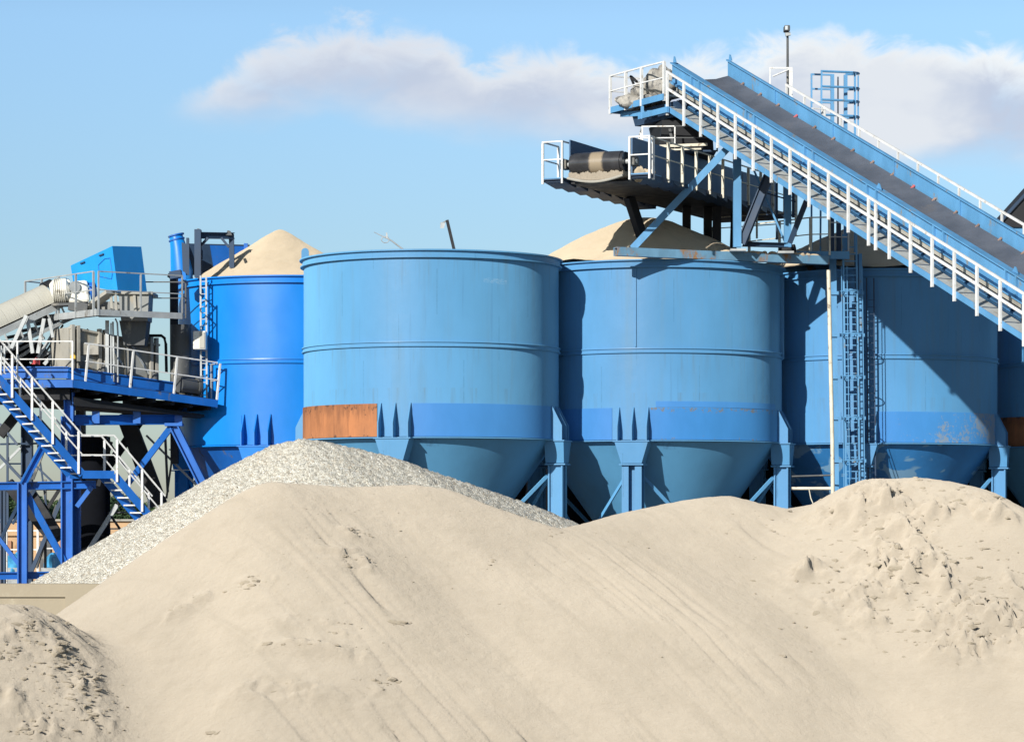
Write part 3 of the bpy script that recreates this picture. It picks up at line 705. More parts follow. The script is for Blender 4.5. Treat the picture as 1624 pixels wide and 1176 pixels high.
# lifting lugs on the plate ends
for n_ in (.02, 2.54):
    q = .26 if n_ > 1 else 0
    MB().prism([A(.03, n_, q), A(.25, n_, q + .07), A(.14, n_, q + .26), A(.08, n_, q + .26)], nA * .04).build('lifting_lug', M['steel'], tA)
for L in (13.7, 21.3, 28.9):
    MB().prism([A(L, .012, .003), A(L + .3, .012, .003 + .02), A(L + .18, .012, .20), A(L + .12, .012, .20)], nA * .03).build('lifting_lug', M['steel'], tA)
# troughed carrying belt
bt = MB(); sec = [(.22, -.40), (.75, -.68), (1.85, -.56), (2.42, -.28)]
K = 60
for i in range(K + 1):
    L = .2 + (LA - .2) * i / K
    for n, o in sec: bt.v.append(tuple(A(L, n, o + (0.12 * max(0, 1 - L / 3) if n in (.75, 1.85) else 0))))
for i in range(K):
    for j in range(3): bt.f.append((i * 4 + j, (i + 1) * 4 + j, (i + 1) * 4 + j + 1, i * 4 + j + 1))
b0 = bt.build('belt', M['belt'], tA, True)
MB().tube([A(.1, .35, -.92), A(.1, 2.2, -.92)], .34, 24).build('head_drum', M['drum'], tA, True)
# return run, seen between plate and walkway, and its rollers
A_plate(.10, 2.3, -1.12, -1.08).build('return_belt', M['belt'], tA)
for i in range(26):
    L = 1.2 + i * 1.25
    m = M['redroll'] if i % 6 == 3 else M['brownroll']
    MB().tube([A(L, 2.36, -.36), A(L, 2.50, -.24)], .05, 8).build('idler_roller', m, tA, True)
    # near-side hangers of the return rollers
    MB().bar(A(L, -.03, -.80), A(L, -.03, -1.20), .05, .05).bar(A(L, -.08, -1.17), A(L + .02, .5, -1.17), .06, .06).build('roller_hanger', M['black'], tA)
A_plate(.05, 2.5, -1.335, -1.31, .4).build('light_stop_pan', M['shade'], tA)  # added under the belt to stop sun leaking into the cast shadow
A_plate(.34, .36, -1.30, -.96, .4).build('light_stop_plate', M['shade'], tA)  # added to close a gap that let light through the shadow
A_plate(-.06, .02, -.98, -.84, .4).build('cable_tray', M['greige'], tA)
A_plate(-.04, .06, -1.42, -1.34, .4).build('chassis_channel', M['steel'], tA)
A_plate(2.5, 2.6, -1.42, -1.30, .4).build('chassis_channel', M['steel'], tA)
for i in range(17):
    L = 1.0 + i * 2.0
    MB().bar(A(L, 0, -1.38), A(L, 2.55, -1.38), .1, .1).build('cross_beam', M['steel'], tA)
for L in (24.5, 33.0):
    for n_ in (.1, 2.4):
        p = A(L, n_, -1.42); MB().bar(p, (p.x, p.y, 0), .3, .3, (0, 1, 0)).build('support_leg', M['steel'], tA)
    a_, b_ = A(L, .1, -1.6), A(L, 2.4, -1.6)
    MB().bar(a_, (b_.x, b_.y, 1.0), .1, .1).build('support_brace', M['steel'], tA)
MB().tube([A(LA + .1, .35, -.92), A(LA + .1, 2.2, -.92)], .3, 24).build('tail_drum', M['drum'], tA, True)
# walkway near side
A_plate(-.76, -.07, -1.445, -1.425, 1.0).build('walkway_deck', M['grate'], tA)
A_plate(-.80, -.765, -1.62, -1.41, .8).build('walkway_stringer', M['steel'], tA)
NP = 27
for i in range(NP):
    L = 1.15 + i * 1.22
    MB().bar(A(L, -.74, -1.475), A(L, -.08, -1.475), .05, .05).bar(A(L, -.06, -1.38), A(L, -.06, -.82), .05, .05).bar(A(L, -.72, -1.42), A(L + .02, -.1, -1.42), .035, .03).build('deck_bracket', M['navy'], tA)
def slope_rail(n, o_deck, L0, L1, cnt, hh, drop, mt, double=None, pw=.105):
    mb = MB()
    mb.bar(A(L0 - .05, n, o_deck + hh), A(L1, n, o_deck + hh), .07, .08); mb.bar(A(L0, n, o_deck + hh * .52), A(L1, n, o_deck + hh * .52), .06, .09)
    hr = mb.build('handrail', mt, tA)
    Ls = [L0 + (L1 - L0) * i / cnt for i in range(cnt + 1)]
    if double is not None: Ls.append(Ls[double] + .42)
    for L in Ls:
        p = A(L, n, o_deck)
        MB().bar(p - Vector((0, 0, drop)), p + Vector((0, 0, hh - .045)), pw, .07, nA).build('post', mt, hr)
slope_rail(-.84, -1.42, 1.05, 1.05 + 26 * 1.22, 26, 1.33, .33, M['white'], double=11)
slope_rail(3.3, -1.42, 3.0, 3.0 + 24 * 1.22, 24, 1.74, .1, M['white'], pw=.06)
A_plate(2.62, 3.35, -1.45, -1.42, 3.0).build('walkway_deck', M['grate'], tA)
# far-side landing with a tall corner post and a gate
fr = railing(tA, [A(5.6, 2.75, .05 - 1.3), A(5.6, 3.3, .05 - 1.3)], 1.5, 1.0, M['white'], .07, .05, .2)
q = W(1254, 155, 111.5)
MB().bar(q, W(1254, 107, 111.5), .13, .1).bar(W(1221, 108, 112.5), W(1256, 108, 111.5), .06, .06).bar(W(1221, 108, 112.5), W(1221, 140, 112.5), .05, .05).bar(W(1226, 121, 112.3), W(1252, 110, 111.5), .05, .05).build('gate_frame', M['white'], tA)

# head platform
zd = CAMZ + (HZ - 158) / F * 112.2
def AH(L, n, z): v = OA + dA * L + nA * n; return Vector((v.x, v.y, z))
MB().hexa([AH(-3.2, -.9, zd - .06), AH(.9, -.9, zd - .06), AH(.9, -.05, zd - .06), AH(-3.2, -.05, zd - .06)], [AH(-3.2, -.9, zd), AH(.9, -.9, zd), AH(.9, -.05, zd), AH(-3.2, -.05, zd)])\
    .hexa([AH(-3.2, -.04, zd - .06), AH(-1.2, -.04, zd - .06), AH(-1.2, 2.7, zd - .06), AH(-3.2, 2.7, zd - .06)], [AH(-3.2, -.04, zd), AH(-1.2, -.04, zd), AH(-1.2, 2.7, zd), AH(-3.2, 2.7, zd)]).build('head_platform', M['grate'], tA)
MB().bar(AH(-3.25, -.93, zd - .1), AH(-.7, -.93, zd - .1), .05, .24).bar(AH(-.7, -.93, zd - .1), AH(.9, -.93, zd - .1), .05, .24).bar(AH(-3.22, -.9, zd - .1), AH(-3.22, 2.7, zd - .1), .05, .24).build('platform_edge', M['steel'], tA)
railing(tA, [AH(-3.2, 2.7, zd), AH(-3.2, -.93, zd), AH(-.75, -.93, zd), AH(.85, -.86, zd)], 1.25, 1.3, M['white'], .11, .06, .25)
MB().bar(AH(-2.9, -.6, zd - .28), AH(-.2, -.6, zd - .55), .1, .2).bar(AH(-1.0, -.9, zd - .62), AH(1.2, -.9, zd - .62), .1, .22).bar(AH(-.75, -.9, zd - .15), AH(-.75, -.9, zd - .75), .12, .12).bar(AH(-2.4, 1.8, zd - .3), AH(-.2, 1.8, zd - .5), .1, .3).build('platform_support', M['steel'], tA)
MB().hexa([AH(-2.0, -.5, zd - .85), AH(1.4, -.5, zd - .85), AH(1.4, 2.4, zd - .85), AH(-2.0, 2.4, zd - .85)], [AH(-2.3, -.5, zd - .25), AH(1.0, -.5, zd - .25), AH(1.0, 2.4, zd - .25), AH(-2.3, 2.4, zd - .25)]).build('head_box', M['navy'], tA)

# tarp-wrapped drive on the head platform
t = thing('drive_unit', AH(-1.6, .6, zd), 'lumpy grey tarpaulin wrapped over the conveyor drive behind the high white railing', 'drive unit')
def lump(mb, c, rx, ry, rz, seed, n=20, m=14, flat=0.0):
    b = len(mb.v); r_ = random.Random(seed); ph = [r_.uniform(0, 6.28) for _ in range(6)]
    for i in range(m + 1):
        th = math.pi * i / m
        for j in range(n):
            a = 2 * math.pi * j / n
            k = 1 + .10 * math.sin(3 * a + ph[0] + 2 * th) + .07 * math.sin(5 * a + ph[1] - 3 * th) + .06 * math.sin(4 * th + ph[2] + a)
            z = math.cos(th) * rz
            if flat and z < -rz * flat: z = -rz * flat
            mb.v.append((c[0] + rx * k * math.sin(th) * math.cos(a), c[1] + ry * k * math.sin(th) * math.sin(a), c[2] + z * k))
    for i in range(m):
        for j in range(n):
            mb.f.append((b + i * n + j, b + i * n + (j + 1) % n, b + (i + 1) * n + (j + 1) % n, b + (i + 1) * n + j))
    return mb
mb = MB(); c = W(1043, 141, 113.0); lump(mb, (c.x + .1, c.y, c.z + .1), .72, .7, .62, 3)
c = W(1022, 145, 113.2); lump(mb, c, .5, .5, .38, 5); c = W(1052, 122, 113.0); lump(mb, c, .33, .4, .42, 6)
mb.build('tarpaulin', M['tarp'], t, True)
mb = MB(); c = W(1008, 162, 113.4); lump(mb, c, .75, .6, .30, 9); c = W(1032, 158, 113.0); lump(mb, c, .7, .6, .25, 10)
mb.build('tarpaulin_skirt', M['tarp'], t, True)
MB().bar(W(1000, 121, 113.6), W(1010, 130, 113.4), .12, .08).bar(W(1001, 124, 113.6), W(1006, 136, 113.4), .07, .07).build('torque_arm', M['black'], t)

# ---------------------------------------------------------------- short conveyor (B)
PH = R_(65.0); lB = Vector((math.cos(PH), math.sin(PH), 0)); mBv = Vector((math.sin(PH), -math.cos(PH), 0))
OB = Vector((SX(950, 106), 106.0, CAMZ))
def B(L, m, z): v = OB + lB * L + mBv * m; return Vector((v.x, v.y, CAMZ + z))
tB = thing('shuttle_conveyor', B(8.5, 0, 12.4), 'short dark conveyor with a black sand-dusted drum jutting out over the sand heap', 'conveyor')
LB = 15.5
def B_box(L0, L1, m0, m1, z0, z1): return MB().hexa([B(L0, m0, z0), B(L1, m0, z0), B(L1, m1, z0), B(L0, m1, z0)], [B(L0, m0, z1), B(L1, m0, z1), B(L1, m1, z1), B(L0, m1, z1)])
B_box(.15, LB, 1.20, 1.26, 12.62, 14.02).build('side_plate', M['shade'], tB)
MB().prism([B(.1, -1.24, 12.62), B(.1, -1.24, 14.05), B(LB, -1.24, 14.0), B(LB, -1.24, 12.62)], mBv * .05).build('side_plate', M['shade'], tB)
drm = MB().tube([B(0, -1.06, 13.12), B(0, -.95, 13.12), B(0, -.94, 13.12), B(0, 0, 13.12), B(0, .94, 13.12), B(0, .95, 13.12), B(0, 1.06, 13.12)], [.36, .36, .40, .41, .40, .36, .36], 40)
def drum_extra(k, tc, c):
    # dust band round the middle of the drum
    q = k.new('ShaderNodeVectorMath', operation='DOT_PRODUCT'); k.put(q.inputs[0], tc); q.inputs[1].default_value = (mBv.x, mBv.y, 0)
    n = k.noise(tc, 9, 4, 0.6)
    a = k.math('ABSOLUTE', k.math('SUBTRACT', q.outputs['Value'], DRUM_OFF))
    f = k.mapr(k.math('ADD', a, k.math('MULTIPLY', n, .10)), .25, .36, .85, 0)
    return k.mix(f, c, (0.36, 0.29, 0.20, 1))
_r = B(8.5, 0, 12.4); _c = B(0, 0.02, 13.12) - _r; DRUM_OFF = _c.dot(mBv)
M['drumdust'] = mat('dusty_drum_rubber', (0.035, 0.036, 0.04), 0.24, 0.3, 1.5, 1, spec=0.7, extra=drum_extra)
drm.build('drum', M['drumdust'], tB, True)
MB().tube([B(0, -1.5, 13.12), B(0, 1.5, 13.12)], .09, 10).build('shaft', M['galv'], tB, True)
for m_ in (-1.36, 1.36): B_box(-.2, .25, m_ - .12, m_ + .12, 12.95, 13.3).build('bearing', M['greydk'], tB, bevel=.03)
B_box(.2, LB - .3, -1.0, 1.0, 13.46, 13.50).build('belt', M['belt'], tB)
MB().hexa([B(.3, -1.0, 12.74), B(LB - .3, -1.0, 12.74), B(LB - .3, 1.0, 12.74), B(.3, 1.0, 12.74)], [B(.3, -1.0, 12.78), B(LB - .3, -1.0, 12.78), B(LB - .3, 1.0, 12.78), B(.3, 1.0, 12.78)]).build('return_belt', M['belt'], tB)
# caked scraper tray below the drum
mb = MB(); n = 70
for i in range(n):
    m0 = -1.08 + 2.16 * i / n; m1 = -1.08 + 2.16 * (i + 1) / n
    f0 = 12.64 - .17 * math.cos(m0 * 1.35) 
    f1 = 12.64 - .17 * math.cos(m1 * 1.35)
    t0 = 12.76 + .03 * math.sin(i * .35) + .02 * math.sin(i * .83) + .012 * math.sin(i * 2.1)
    mb.hexa([B(-.3, m0, f0), B(-.3, m1, f1), B(.6, m1, f1), B(.6, m0, f0)], [B(-.34, m0, t0), B(-.34, m1, t0), B(.6, m1, t0), B(.6, m0, t0)])
mb.build('caked_sand', M['sand_clod'], tB)
MB().tube([B(-.38, -1.1 + 2.2 * i / 12, 12.60 - .20 * math.cos((-1.1 + 2.2 * i / 12) * 1.35)) for i in range(13)], .05, 8).build('scraper_lip', M['greige'], tB, True)
# bottom pan
B_box(.2, LB, -1.2, 1.2, 12.44, 12.5).build('bottom_pan', M['black'], tB)
# walkways
for sg in (1, -1):
    a_, b_ = (1.30, 2.12) if sg > 0 else (-2.12, -1.30)
    Le = LB if sg > 0 else 9.6
    B_box(-.3, Le, a_, b_, 12.56, 12.60).build('walkway_deck', M['navy'], tB)
    B_box(-.3, .9, a_ + .03, b_ - .03, 12.604, 12.64).build('front_grating', M['steel'], tB)
    for i in range(int(Le / 1.12)):
        L = -.2 + i * 1.12
        MB().hexa([B(L, min(a_, b_), 12.50), B(L + 1.08, min(a_, b_), 12.36), B(L + 1.08, max(a_, b_), 12.36), B(L, max(a_, b_), 12.50)], [B(L, min(a_, b_), 12.555), B(L + 1.08, min(a_, b_), 12.555), B(L + 1.08, max(a_, b_), 12.555), B(L, max(a_, b_), 12.555)]).build('deck_bracket', M['navy'], tB)
railing(tB, [B(-.3, 1.34, 12.6), B(-.3, 2.12, 12.6), B(.05, 2.12, 12.6)], 1.36, 2.0, M['white'], .09, .06, .18)
railing(tB, [B(.06, 2.14, 12.58), B(LB, 2.14, 12.58)], 1.36, 1.42, M['cream'], .10, .05, .12, skip_first=True)
railing(tB, [B(1.1, -2.12, 12.6), B(-.3, -2.12, 12.6), B(-.3, -1.34, 12.6), B(1.1, -1.34, 12.6)], 1.36, 1.4, M['white'], .08, .055, .18)
# sand spilt on the front walkway
mb = MB(); lump(mb, B(.5, 1.65, 12.66), .36, .35, .20, 21); lump(mb, B(.2, 1.5, 12.66), .22, .25, .26, 22); mb.build('spilt_sand', M['sand_heap'], tB, True)
# slewing support
for (L, m, L2, m2) in ((5.0, -.9, 5.9, -.4), (9.2, -.2, 9.2, -.2), (9.7, .5, 9.7, .5), (9.4, 1.0, 9.4, 1.0)):
    MB().bar(B(L, m, 12.43), B(L2, m2, 10.0), .32, .32).build('slewing_support', M['black'], tB)
MB().bar(B(12.4, .6, 12.42), B(10.6, 1.2, 10.0), .26, .26).build('slewing_support', M['black'], tB)

# discharge chute between the two conveyors
t = thing('transfer_chute', AH(.3, 1.0, zd - 2.5), 'black transfer chute below the head of the long conveyor', 'chute')
c0 = W(1085, 196, 112); c1 = W(1085, 252, 112)
MB().hexa([(c1.x - 1.0, 111.2, c1.z), (c1.x + 1.1, 111.2, c1.z), (c1.x + 1.1, 113.4, c1.z), (c1.x - 1.0, 113.4, c1.z)], [(c0.x - .9, 111.0, c0.z), (c0.x + 1.0, 111.0, c0.z), (c0.x + 1.0, 113.4, c0.z), (c0.x - 1.3, 113.4, c0.z)]).build('chute_box', M['black'], t)
MB().bar(W(1062, 204, 110.9), W(1068, 232, 110.9), .1, .02, (0, 1, 0)).build('chute_flap', M['greydk'], t)
t = thing('inspection_platform', W(1070, 240, 110.6), 'small platform with grimy cream railings round the black transfer chute', 'platform')
zi = W(0, 240, 110.8).z
MB().box((SX(1015, 110.8), 110.4, zi - .06), (SX(1135, 110.8), 113.6, zi)).build('deck', M['navy'], t)
railing(t, [(SX(1017, 111.4), 113.5, zi), (SX(1017, 111.4), 110.6, zi), (SX(1070, 110.6), 110.5, zi)], .92, 1.5, M['white'], .06, .05, .05)
railing(t, [(SX(1070, 110.6), 110.48, zi), (SX(1137, 110.6), 110.48, zi)], .92, 1.6, M['greydk'], .07, .05, .05, skip_first=True)
MB().bar(W(1046, 232, 110.3), W(1122, 229, 110.3), .07, .10).bar(W(1046, 238, 110.3), W(1112, 236, 110.3), .05, .06).build('pipe_rail', M['cream'], t)

# ---------------------------------------------------------------- trestle under the long conveyor, standing on the silo tops
t = thing('conveyor_trestle', W(1170, 400, 109.5), 'blue steel trestle of posts and diagonals carrying the long conveyor on the silo tops', 'trestle')
def PB(mb, a, b, w, h=None, up=(0, 1, 0)): return mb.bar(W(*a), W(*b), w, h or w, up)
PB(MB(), (1163 + 6, 392, 109.4), (1163 + 6, 238, 109.4), .30, .26).build('post', M['steel'], t)
PB(MB(), (1249, 392, 110.4), (1249, 290, 110.4), .27, .22).build('post', M['steel'], t)
MB().ibeam(W(1176, 386, 109.4), W(1220, 276, 109.0), .22, .34, .04).build('diagonal', M['navy'], t)
PB(MB(), (1252, 386, 110.4), (1280, 316, 109.6), .20, .2).build('diagonal', M['navy'], t)
PB(MB(), (1187, 250, 111.5), (1246, 386, 111.5), .07).build('tie_rod', M['steel'], t)
MB().ibeam(W(1178, 387, 109.7), W(1250, 389, 110.4), .2, .18, .03).build('sill_beam', M['navy'], t)
PB(MB(), (1155, 234, 108.2), (1003, 394, 108.6), .26, .2).build('long_strut', M['steel'], t)
PB(MB(), (1258, 290, 113), (1258, 345, 113), .10).bar(W(1232, 290, 113), W(1232, 380, 113), .08, .08).bar(W(1215, 306, 113), W(1262, 320, 113), .05, .05).bar(W(1215, 340, 113), W(1262, 340, 113), .05, .05).build('rear_bracing', M['navy'], t)
for x_ in (1170, 1249): MB().box((SX(x_, 109.5) - .3, 109.2 if x_ < 1200 else 110.1, 14.22), (SX(x_, 109.5) + .3, 109.8 if x_ < 1200 else 110.7, 14.30)).build('foot_plate', M['galv'], t)

# beams laid over the silo rims
t = thing('crown_beam', W(1010, 404, 107.9), 'worn hollow steel beam lying across the silo rims below the trestle', 'beam')
p0, p1, p2 = W(976, 404, 107.9), W(1140, 408, 109.3), W(1312, 414, 111.6)
p0.z = p1.z = p2.z = 14.07
hb = MB()
d = (p2 - p0).normalized(); s_ = d.cross(Vector((0, 0, 1)))
for (a, b, w, h) in ((s_ * .15, Vector((0, 0, 0)), .03, .32), (s_ * -.15, Vector((0, 0, 0)), .03, .32), (Vector((0, 0, .145)), Vector((0, 0, 0)), .27, .03), (Vector((0, 0, -.145)), Vector((0, 0, 0)), .27, .03)):
    hb.bar(p0 + a, p2 + a, w, h)
hb.build('box_section', M['steel_worn'], t)
t2 = thing('crown_beam', W(1120, 404, 115), 'rusty beam lying across the back of the sand heap under the trestle', 'beam')
MB().ibeam((W(1120, 0, 115).x, 115, 14.1), (W(1330, 0, 116.5).x, 116.5, 14.1), .25, .32, .03).build('beam_body', M['steel_worn'], t2)
mb = MB()
for q_ in range(26):
    k_ = random.uniform(.50, .98); pp = p0 + (p2 - p0) * k_ + s_ * random.uniform(-.10, .10) + Vector((0, 0, .17)); lump(mb, pp, random.uniform(.08, .28), random.uniform(.05, .10), random.uniform(.03, .09), 200 + q_, 10, 7)
o = mb.build('spilt_sand', M['sand_heap'], None, True); tag(o, 'thin spill of golden sand along the top of the crown beam', 'sand', kind='stuff')

# service platform beside the ladder
t = thing('ladder_platform', W(1300, 412, 112.5), 'blue landing with pipe railings at the top of the caged ladder', 'platform')
zp = W(0, 402, 112).z
MB().box((SX(1262, 112), 111.6, zp - .08), (SX(1345, 112), 114.5, zp)).build('deck', M['navy'], t)
MB().bar((SX(1262, 112), 111.56, zp - .1), (SX(1345, 112), 111.56, zp - .1), .05, .3).build('edge_channel', M['steel'], t)
railing(t, [(SX(1262, 112) - 1.6, 114.4, zp), (SX(1285, 111.7), 111.6, zp), (SX(1315, 111.7), 111.5, zp)], 1.35, 1.5, M['cream'], .09, .05, .1)
railing(t, [(SX(1315, 111.7), 111.5, zp), (SX(1345, 111.7), 111.6, zp), (SX(1345, 113.7), 113.6, zp)], 1.15, 1.5, M['galv'], .07, .05, .1, skip_first=True)
MB().bar(W(1318, 345, 112.3), W(1318, 402, 112.3), .22, .14).bar(W(1330, 345, 112.5), W(1330, 402, 112.5), .18, .14).build('gate_post', M['navy'], t)
MB().tube([(SX(1238, 112.2), 112.6, zp + .15), (SX(1262, 112.2), 112.4, zp + .25)], .16, 10).build('roller', M['black'], t, True)
railing(t, [W(1130, 396, 118), W(1140, 380, 118), W(1262, 372, 115.5)], .9, 1.6, M['cream'], .07, .05, .05)

# caged ladder tower
t = thing('caged_ladder', W(1343, 900, 112.3), 'tall pale blue caged ladder tower beside the cream pipe in front of the silo', 'ladder')
lb = 111.9; zt_ = W(0, 400, lb).z
rail_pts = {'a': (1323, .27, .10), 'b': (1337, .07, .05), 'c': (1358, .07, .05), 'd': (1367, .12, .10)}
def skew(px, z): # tower leans very slightly
    return SX(px, lb) + (zt_ - z) * .012
for k_, (px, w_, d_) in rail_pts.items():
    yy = lb + (.55 if k_ in 'ad' else -.0)
    nm = 'stile' if k_ in 'bc' else 'tower_post'
    MB().bar((skew(px, 0), yy, 0), (skew(px, zt_), yy, zt_ + (.7 if k_ in 'bc' else 0)), w_, d_, (0, 1, 0)).build(nm, M['steel'], t)
MB().bar((skew(1364, 0), lb + .9, 0), (skew(1364, zt_), lb + .9, zt_), .22, .1, (0, 1, 0)).build('tower_post', M['navy'], t)
z = 0.3; i = 0
while z < zt_ + .3:
    MB().bar((skew(1337, z), lb, z), (skew(1358, z), lb, z), .035, .035).build('rung', M['steel'], t)
    z += .27
for py in (463, 530, 597, 662, 730, 797):
    z = W(0, py, lb).z
    MB().bar((skew(1319, z), lb + .45, z), (skew(1372, z), lb + .45, z), .06, .13).build('tower_strap', M['steel'], t)
    pts = [(skew(1347.5, z) + .42 * math.sin(a), lb - .02 - .62 * (1 - math.cos(a)) / 1.0 if False else lb - .40 - .40 * math.cos(a), z) for a in np.linspace(-math.pi * .98, math.pi * .98, 18)]
    MB().tube(pts, .022, 6).build('cage_hoop', M['steel'], t, True)
for dx in (-.40, -.2, .2, .40):
    MB().bar((skew(1347.5, 3.6) + dx, lb - .62 if abs(dx) > .3 else lb - .76, 3.6), (skew(1347.5, zt_ - .6) + dx, lb - .62 if abs(dx) > .3 else lb - .76, zt_ - .6), .03, .012, (0, 1, 0)).build('cage_strap', M['steel'], t)
# handling ladder beside it, further right
t = thing('slim_ladder', W(1395, 760, 112.6), 'slim dark service ladder standing against the silo right of the caged ladder', 'ladder')
for dx in (-.14, .14): MB().bar((SX(1385, 112.7) + dx, 112.9, 2.0), (SX(1381, 112.7) + dx, 112.9, W(0, 440, 112.7).z), .05, .05).build('stile', M['navy'], t)
for k_ in range(38):
    z = 2.3 + k_ * .28
    MB().bar((SX(1383, 112.7) - .13, 112.88, z), (SX(1383, 112.7) + .13, 112.88, z), .02, .02).build('rung', M['navy'], t)

t = thing('drain_pipe', W(1321, 900, 111.4), 'cream painted pipe running down left of the caged ladder', 'pipe')
MB().tube([W(1322, 900, 111.3), W(1320, 700, 111.3), W(1314, 428, 111.3)], .078, 12).build('pipe', M['cream'], t, True)
MB().tube([W(1256, 774, 111.9), W(1322, 774, 111.3)], .06, 10).build('branch_pipe', M['cream'], t, True)
MB().tube([W(1256, 755, 112.1), W(1320, 753, 111.6)], .035, 8).build('branch_pipe', M['greydk'], t, True)
MB().tube([W(1283, 775, 111.5), W(1286, 790, 111.5), W(1293, 806, 111.5)], .02, 6).build('hose', M['cream'], t, True)

# lamp mast and blue cage behind the long conveyor
t = thing('lamp_mast', W(1249, 200, 112.6), 'thin grey floodlight mast rising behind the long conveyor', 'floodlight mast')
MB().tube([W(1250, 395, 112.6), W(1249, 56, 112.6)], [.065, .045], 10).build('mast', M['greydk'], t, True)
MB().box((SX(1243, 112.6), 112.3, W(0, 51, 112.6).z), (SX(1252, 112.6), 112.8, W(0, 42, 112.6).z)).build('lamp_head', M['greydk'], t, bevel=.03)
MB().box((SX(1244, 112.6) , 112.28, W(0, 49.5, 112.6).z), (SX(1248, 112.6), 112.298, W(0, 43.5, 112.6).z)).build('lens', M['glass'], t)
MB().bar(W(1249, 52, 112.5), W(1250, 57, 112.5), .2, .14).build('yoke', M['galv'], t)

t = thing('safety_cage', W(1325, 390, 116), 'tall blue cage with railings standing behind the long conveyor', 'cage')
zc = 115.0
cg = lambda x, y, D=115.0: W(x, y, D)
MB().bar(cg(1287, 400), cg(1287, 117), .07, .07).build('cage_post', M['steel'], t)
MB().bar(cg(1301, 400, 113.5), cg(1303, 112, 113.5), .07, .07).build('cage_post', M['steel'], t)
MB().bar(cg(1320, 400), cg(1320, 118), .14, .16).build('cage_post', M['steel'], t)
MB().bar(cg(1341, 400), cg(1341, 119), .14, .16).build('cage_post', M['steel'], t)
MB().bar(cg(1356, 400, 114), cg(1356, 116, 114), .08, .08).build('cage_post', M['steel'], t)
MB().bar(cg(1329, 240, 115.4), cg(1329, 122, 115.4), .05, .05).build('cage_post', M['navy'], t)
for y_ in (118, 141, 162): MB().bar(cg(1287, y_), cg(1320, y_ + 1), .06, .07).build('cage_rail', M['steel'], t)
for y_ in (113, 137, 158, 182):
    pts = [cg(1302, y_, 113.5), cg(1352, y_ + 2, 113.8), cg(1360, y_ + 3, 114.3), cg(1362, y_ + 4, 115.0), cg(1352, y_ + 5, 115.6), cg(1341, y_ + 5, 115.6)]
    MB().tube(pts, .05, 6).build('cage_hoop', M['steel'], t, True)
MB().bar(cg(1361, 120, 114.8), cg(1361, 200, 114.8), .06, .03).build('cage_post', M['steel'], t)

# black gabled head house at the right edge
t = thing('head_house', (SX(1650, 112), 114, 0), 'black gable of a head house poking above the conveyor at the right edge', 'head house')
a, b = W(1588, 352, 110), W(1624, 312, 110)
zb = W(0, 360, 110).z
x0, x1 = a.x, SX(1720, 110); xm = SX(1660, 110)
MB().prism([(x0, 110, zb), (x1, 110, zb), (x1, 110, zb + .1), (xm, 110, W(0, 275, 110).z), (x0, 110, zb + .12)], (0, 5, 0)).build('gable', M['black'], t)
MB().bar((x0 - .1, 109.95, zb + .15), (xm, 109.95, W(0, 270, 110).z), .14, .1).build('verge', M['navy'], t)
MB().box((SX(1604, 110), 110.1, zb - 1.1), (SX(1700, 110), 112, zb - .01)).build('head_box', M['steel'], t)
for x_ in (1640, 1700):
    MB().bar((SX(x_, 111), 111, 0), (SX(x_, 111), 111, zb - 1.1), .3, .3).build('column', M['steel'], t)

# ---------------------------------------------------------------- fittings on silo 2 and silo 1
t = thing('swan_neck_lamp', W(723, 398, 112), 'dark leaning lamp pole on the pale blue silo top', 'lamp pole')
MB().bar(W(724, 412, 112), W(709, 349, 112), .16, .12).build('pole', M['black'], t)
MB().bar(W(709, 350, 112), W(699, 355, 111.9), .06, .06).build('arm', M['galv'], t)
MB().hexa([W(698, 362, 111.8), W(704, 362, 111.8), W(704, 362, 112.1), W(698, 362, 112.1)], [W(699, 352, 111.8), W(706, 354, 111.8), W(706, 354, 112.1), W(699, 352, 112.1)]).build('lamp_head', M['galv'], t)
t = thing('level_probe', W(640, 398, 113), 'thin tilted probe with a small wire ring on the pale blue silo top', 'probe')
MB().tube([W(648, 402, 113), W(620, 381, 113), W(593, 368, 113)], [.035, .03, .012], 8).build('rod', M['galv'], t, True)
MB().tube([W(611 + 6 * math.cos(a), 380 + 5 * math.sin(a), 113) for a in np.linspace(0, 6.28, 15)], .018, 6).build('ring', M['galv'], t, True)
MB().bar(W(613, 369, 113), W(614, 378, 113), .06, .05).build('sensor', M['galv'], t)
for (sx, ang, lb_) in ((S2, -80, 'eye lug on the left rim of the pale blue silo'), (S1, -70, 'eye lug on the left rim of the vivid blue silo')):
    a_ = R_(ang); p = Vector((sx[0] + 4.8 * math.sin(a_), sx[1] - 4.8 * math.cos(a_), 13.9))
    mm = M['silo_a'] if sx is S2 else M['silo_d']
    pts = [p + Vector((-.14, 0, 0)), p + Vector((.14, 0, 0))] + [p + Vector((.14 * math.cos(a), 0, .28 + .14 * math.sin(a))) for a in np.linspace(0, math.pi, 8)]
    o = MB().prism(pts, (0, .05, 0)).build('lifting_eye', mm); tag(o, lb_, 'lifting eye')

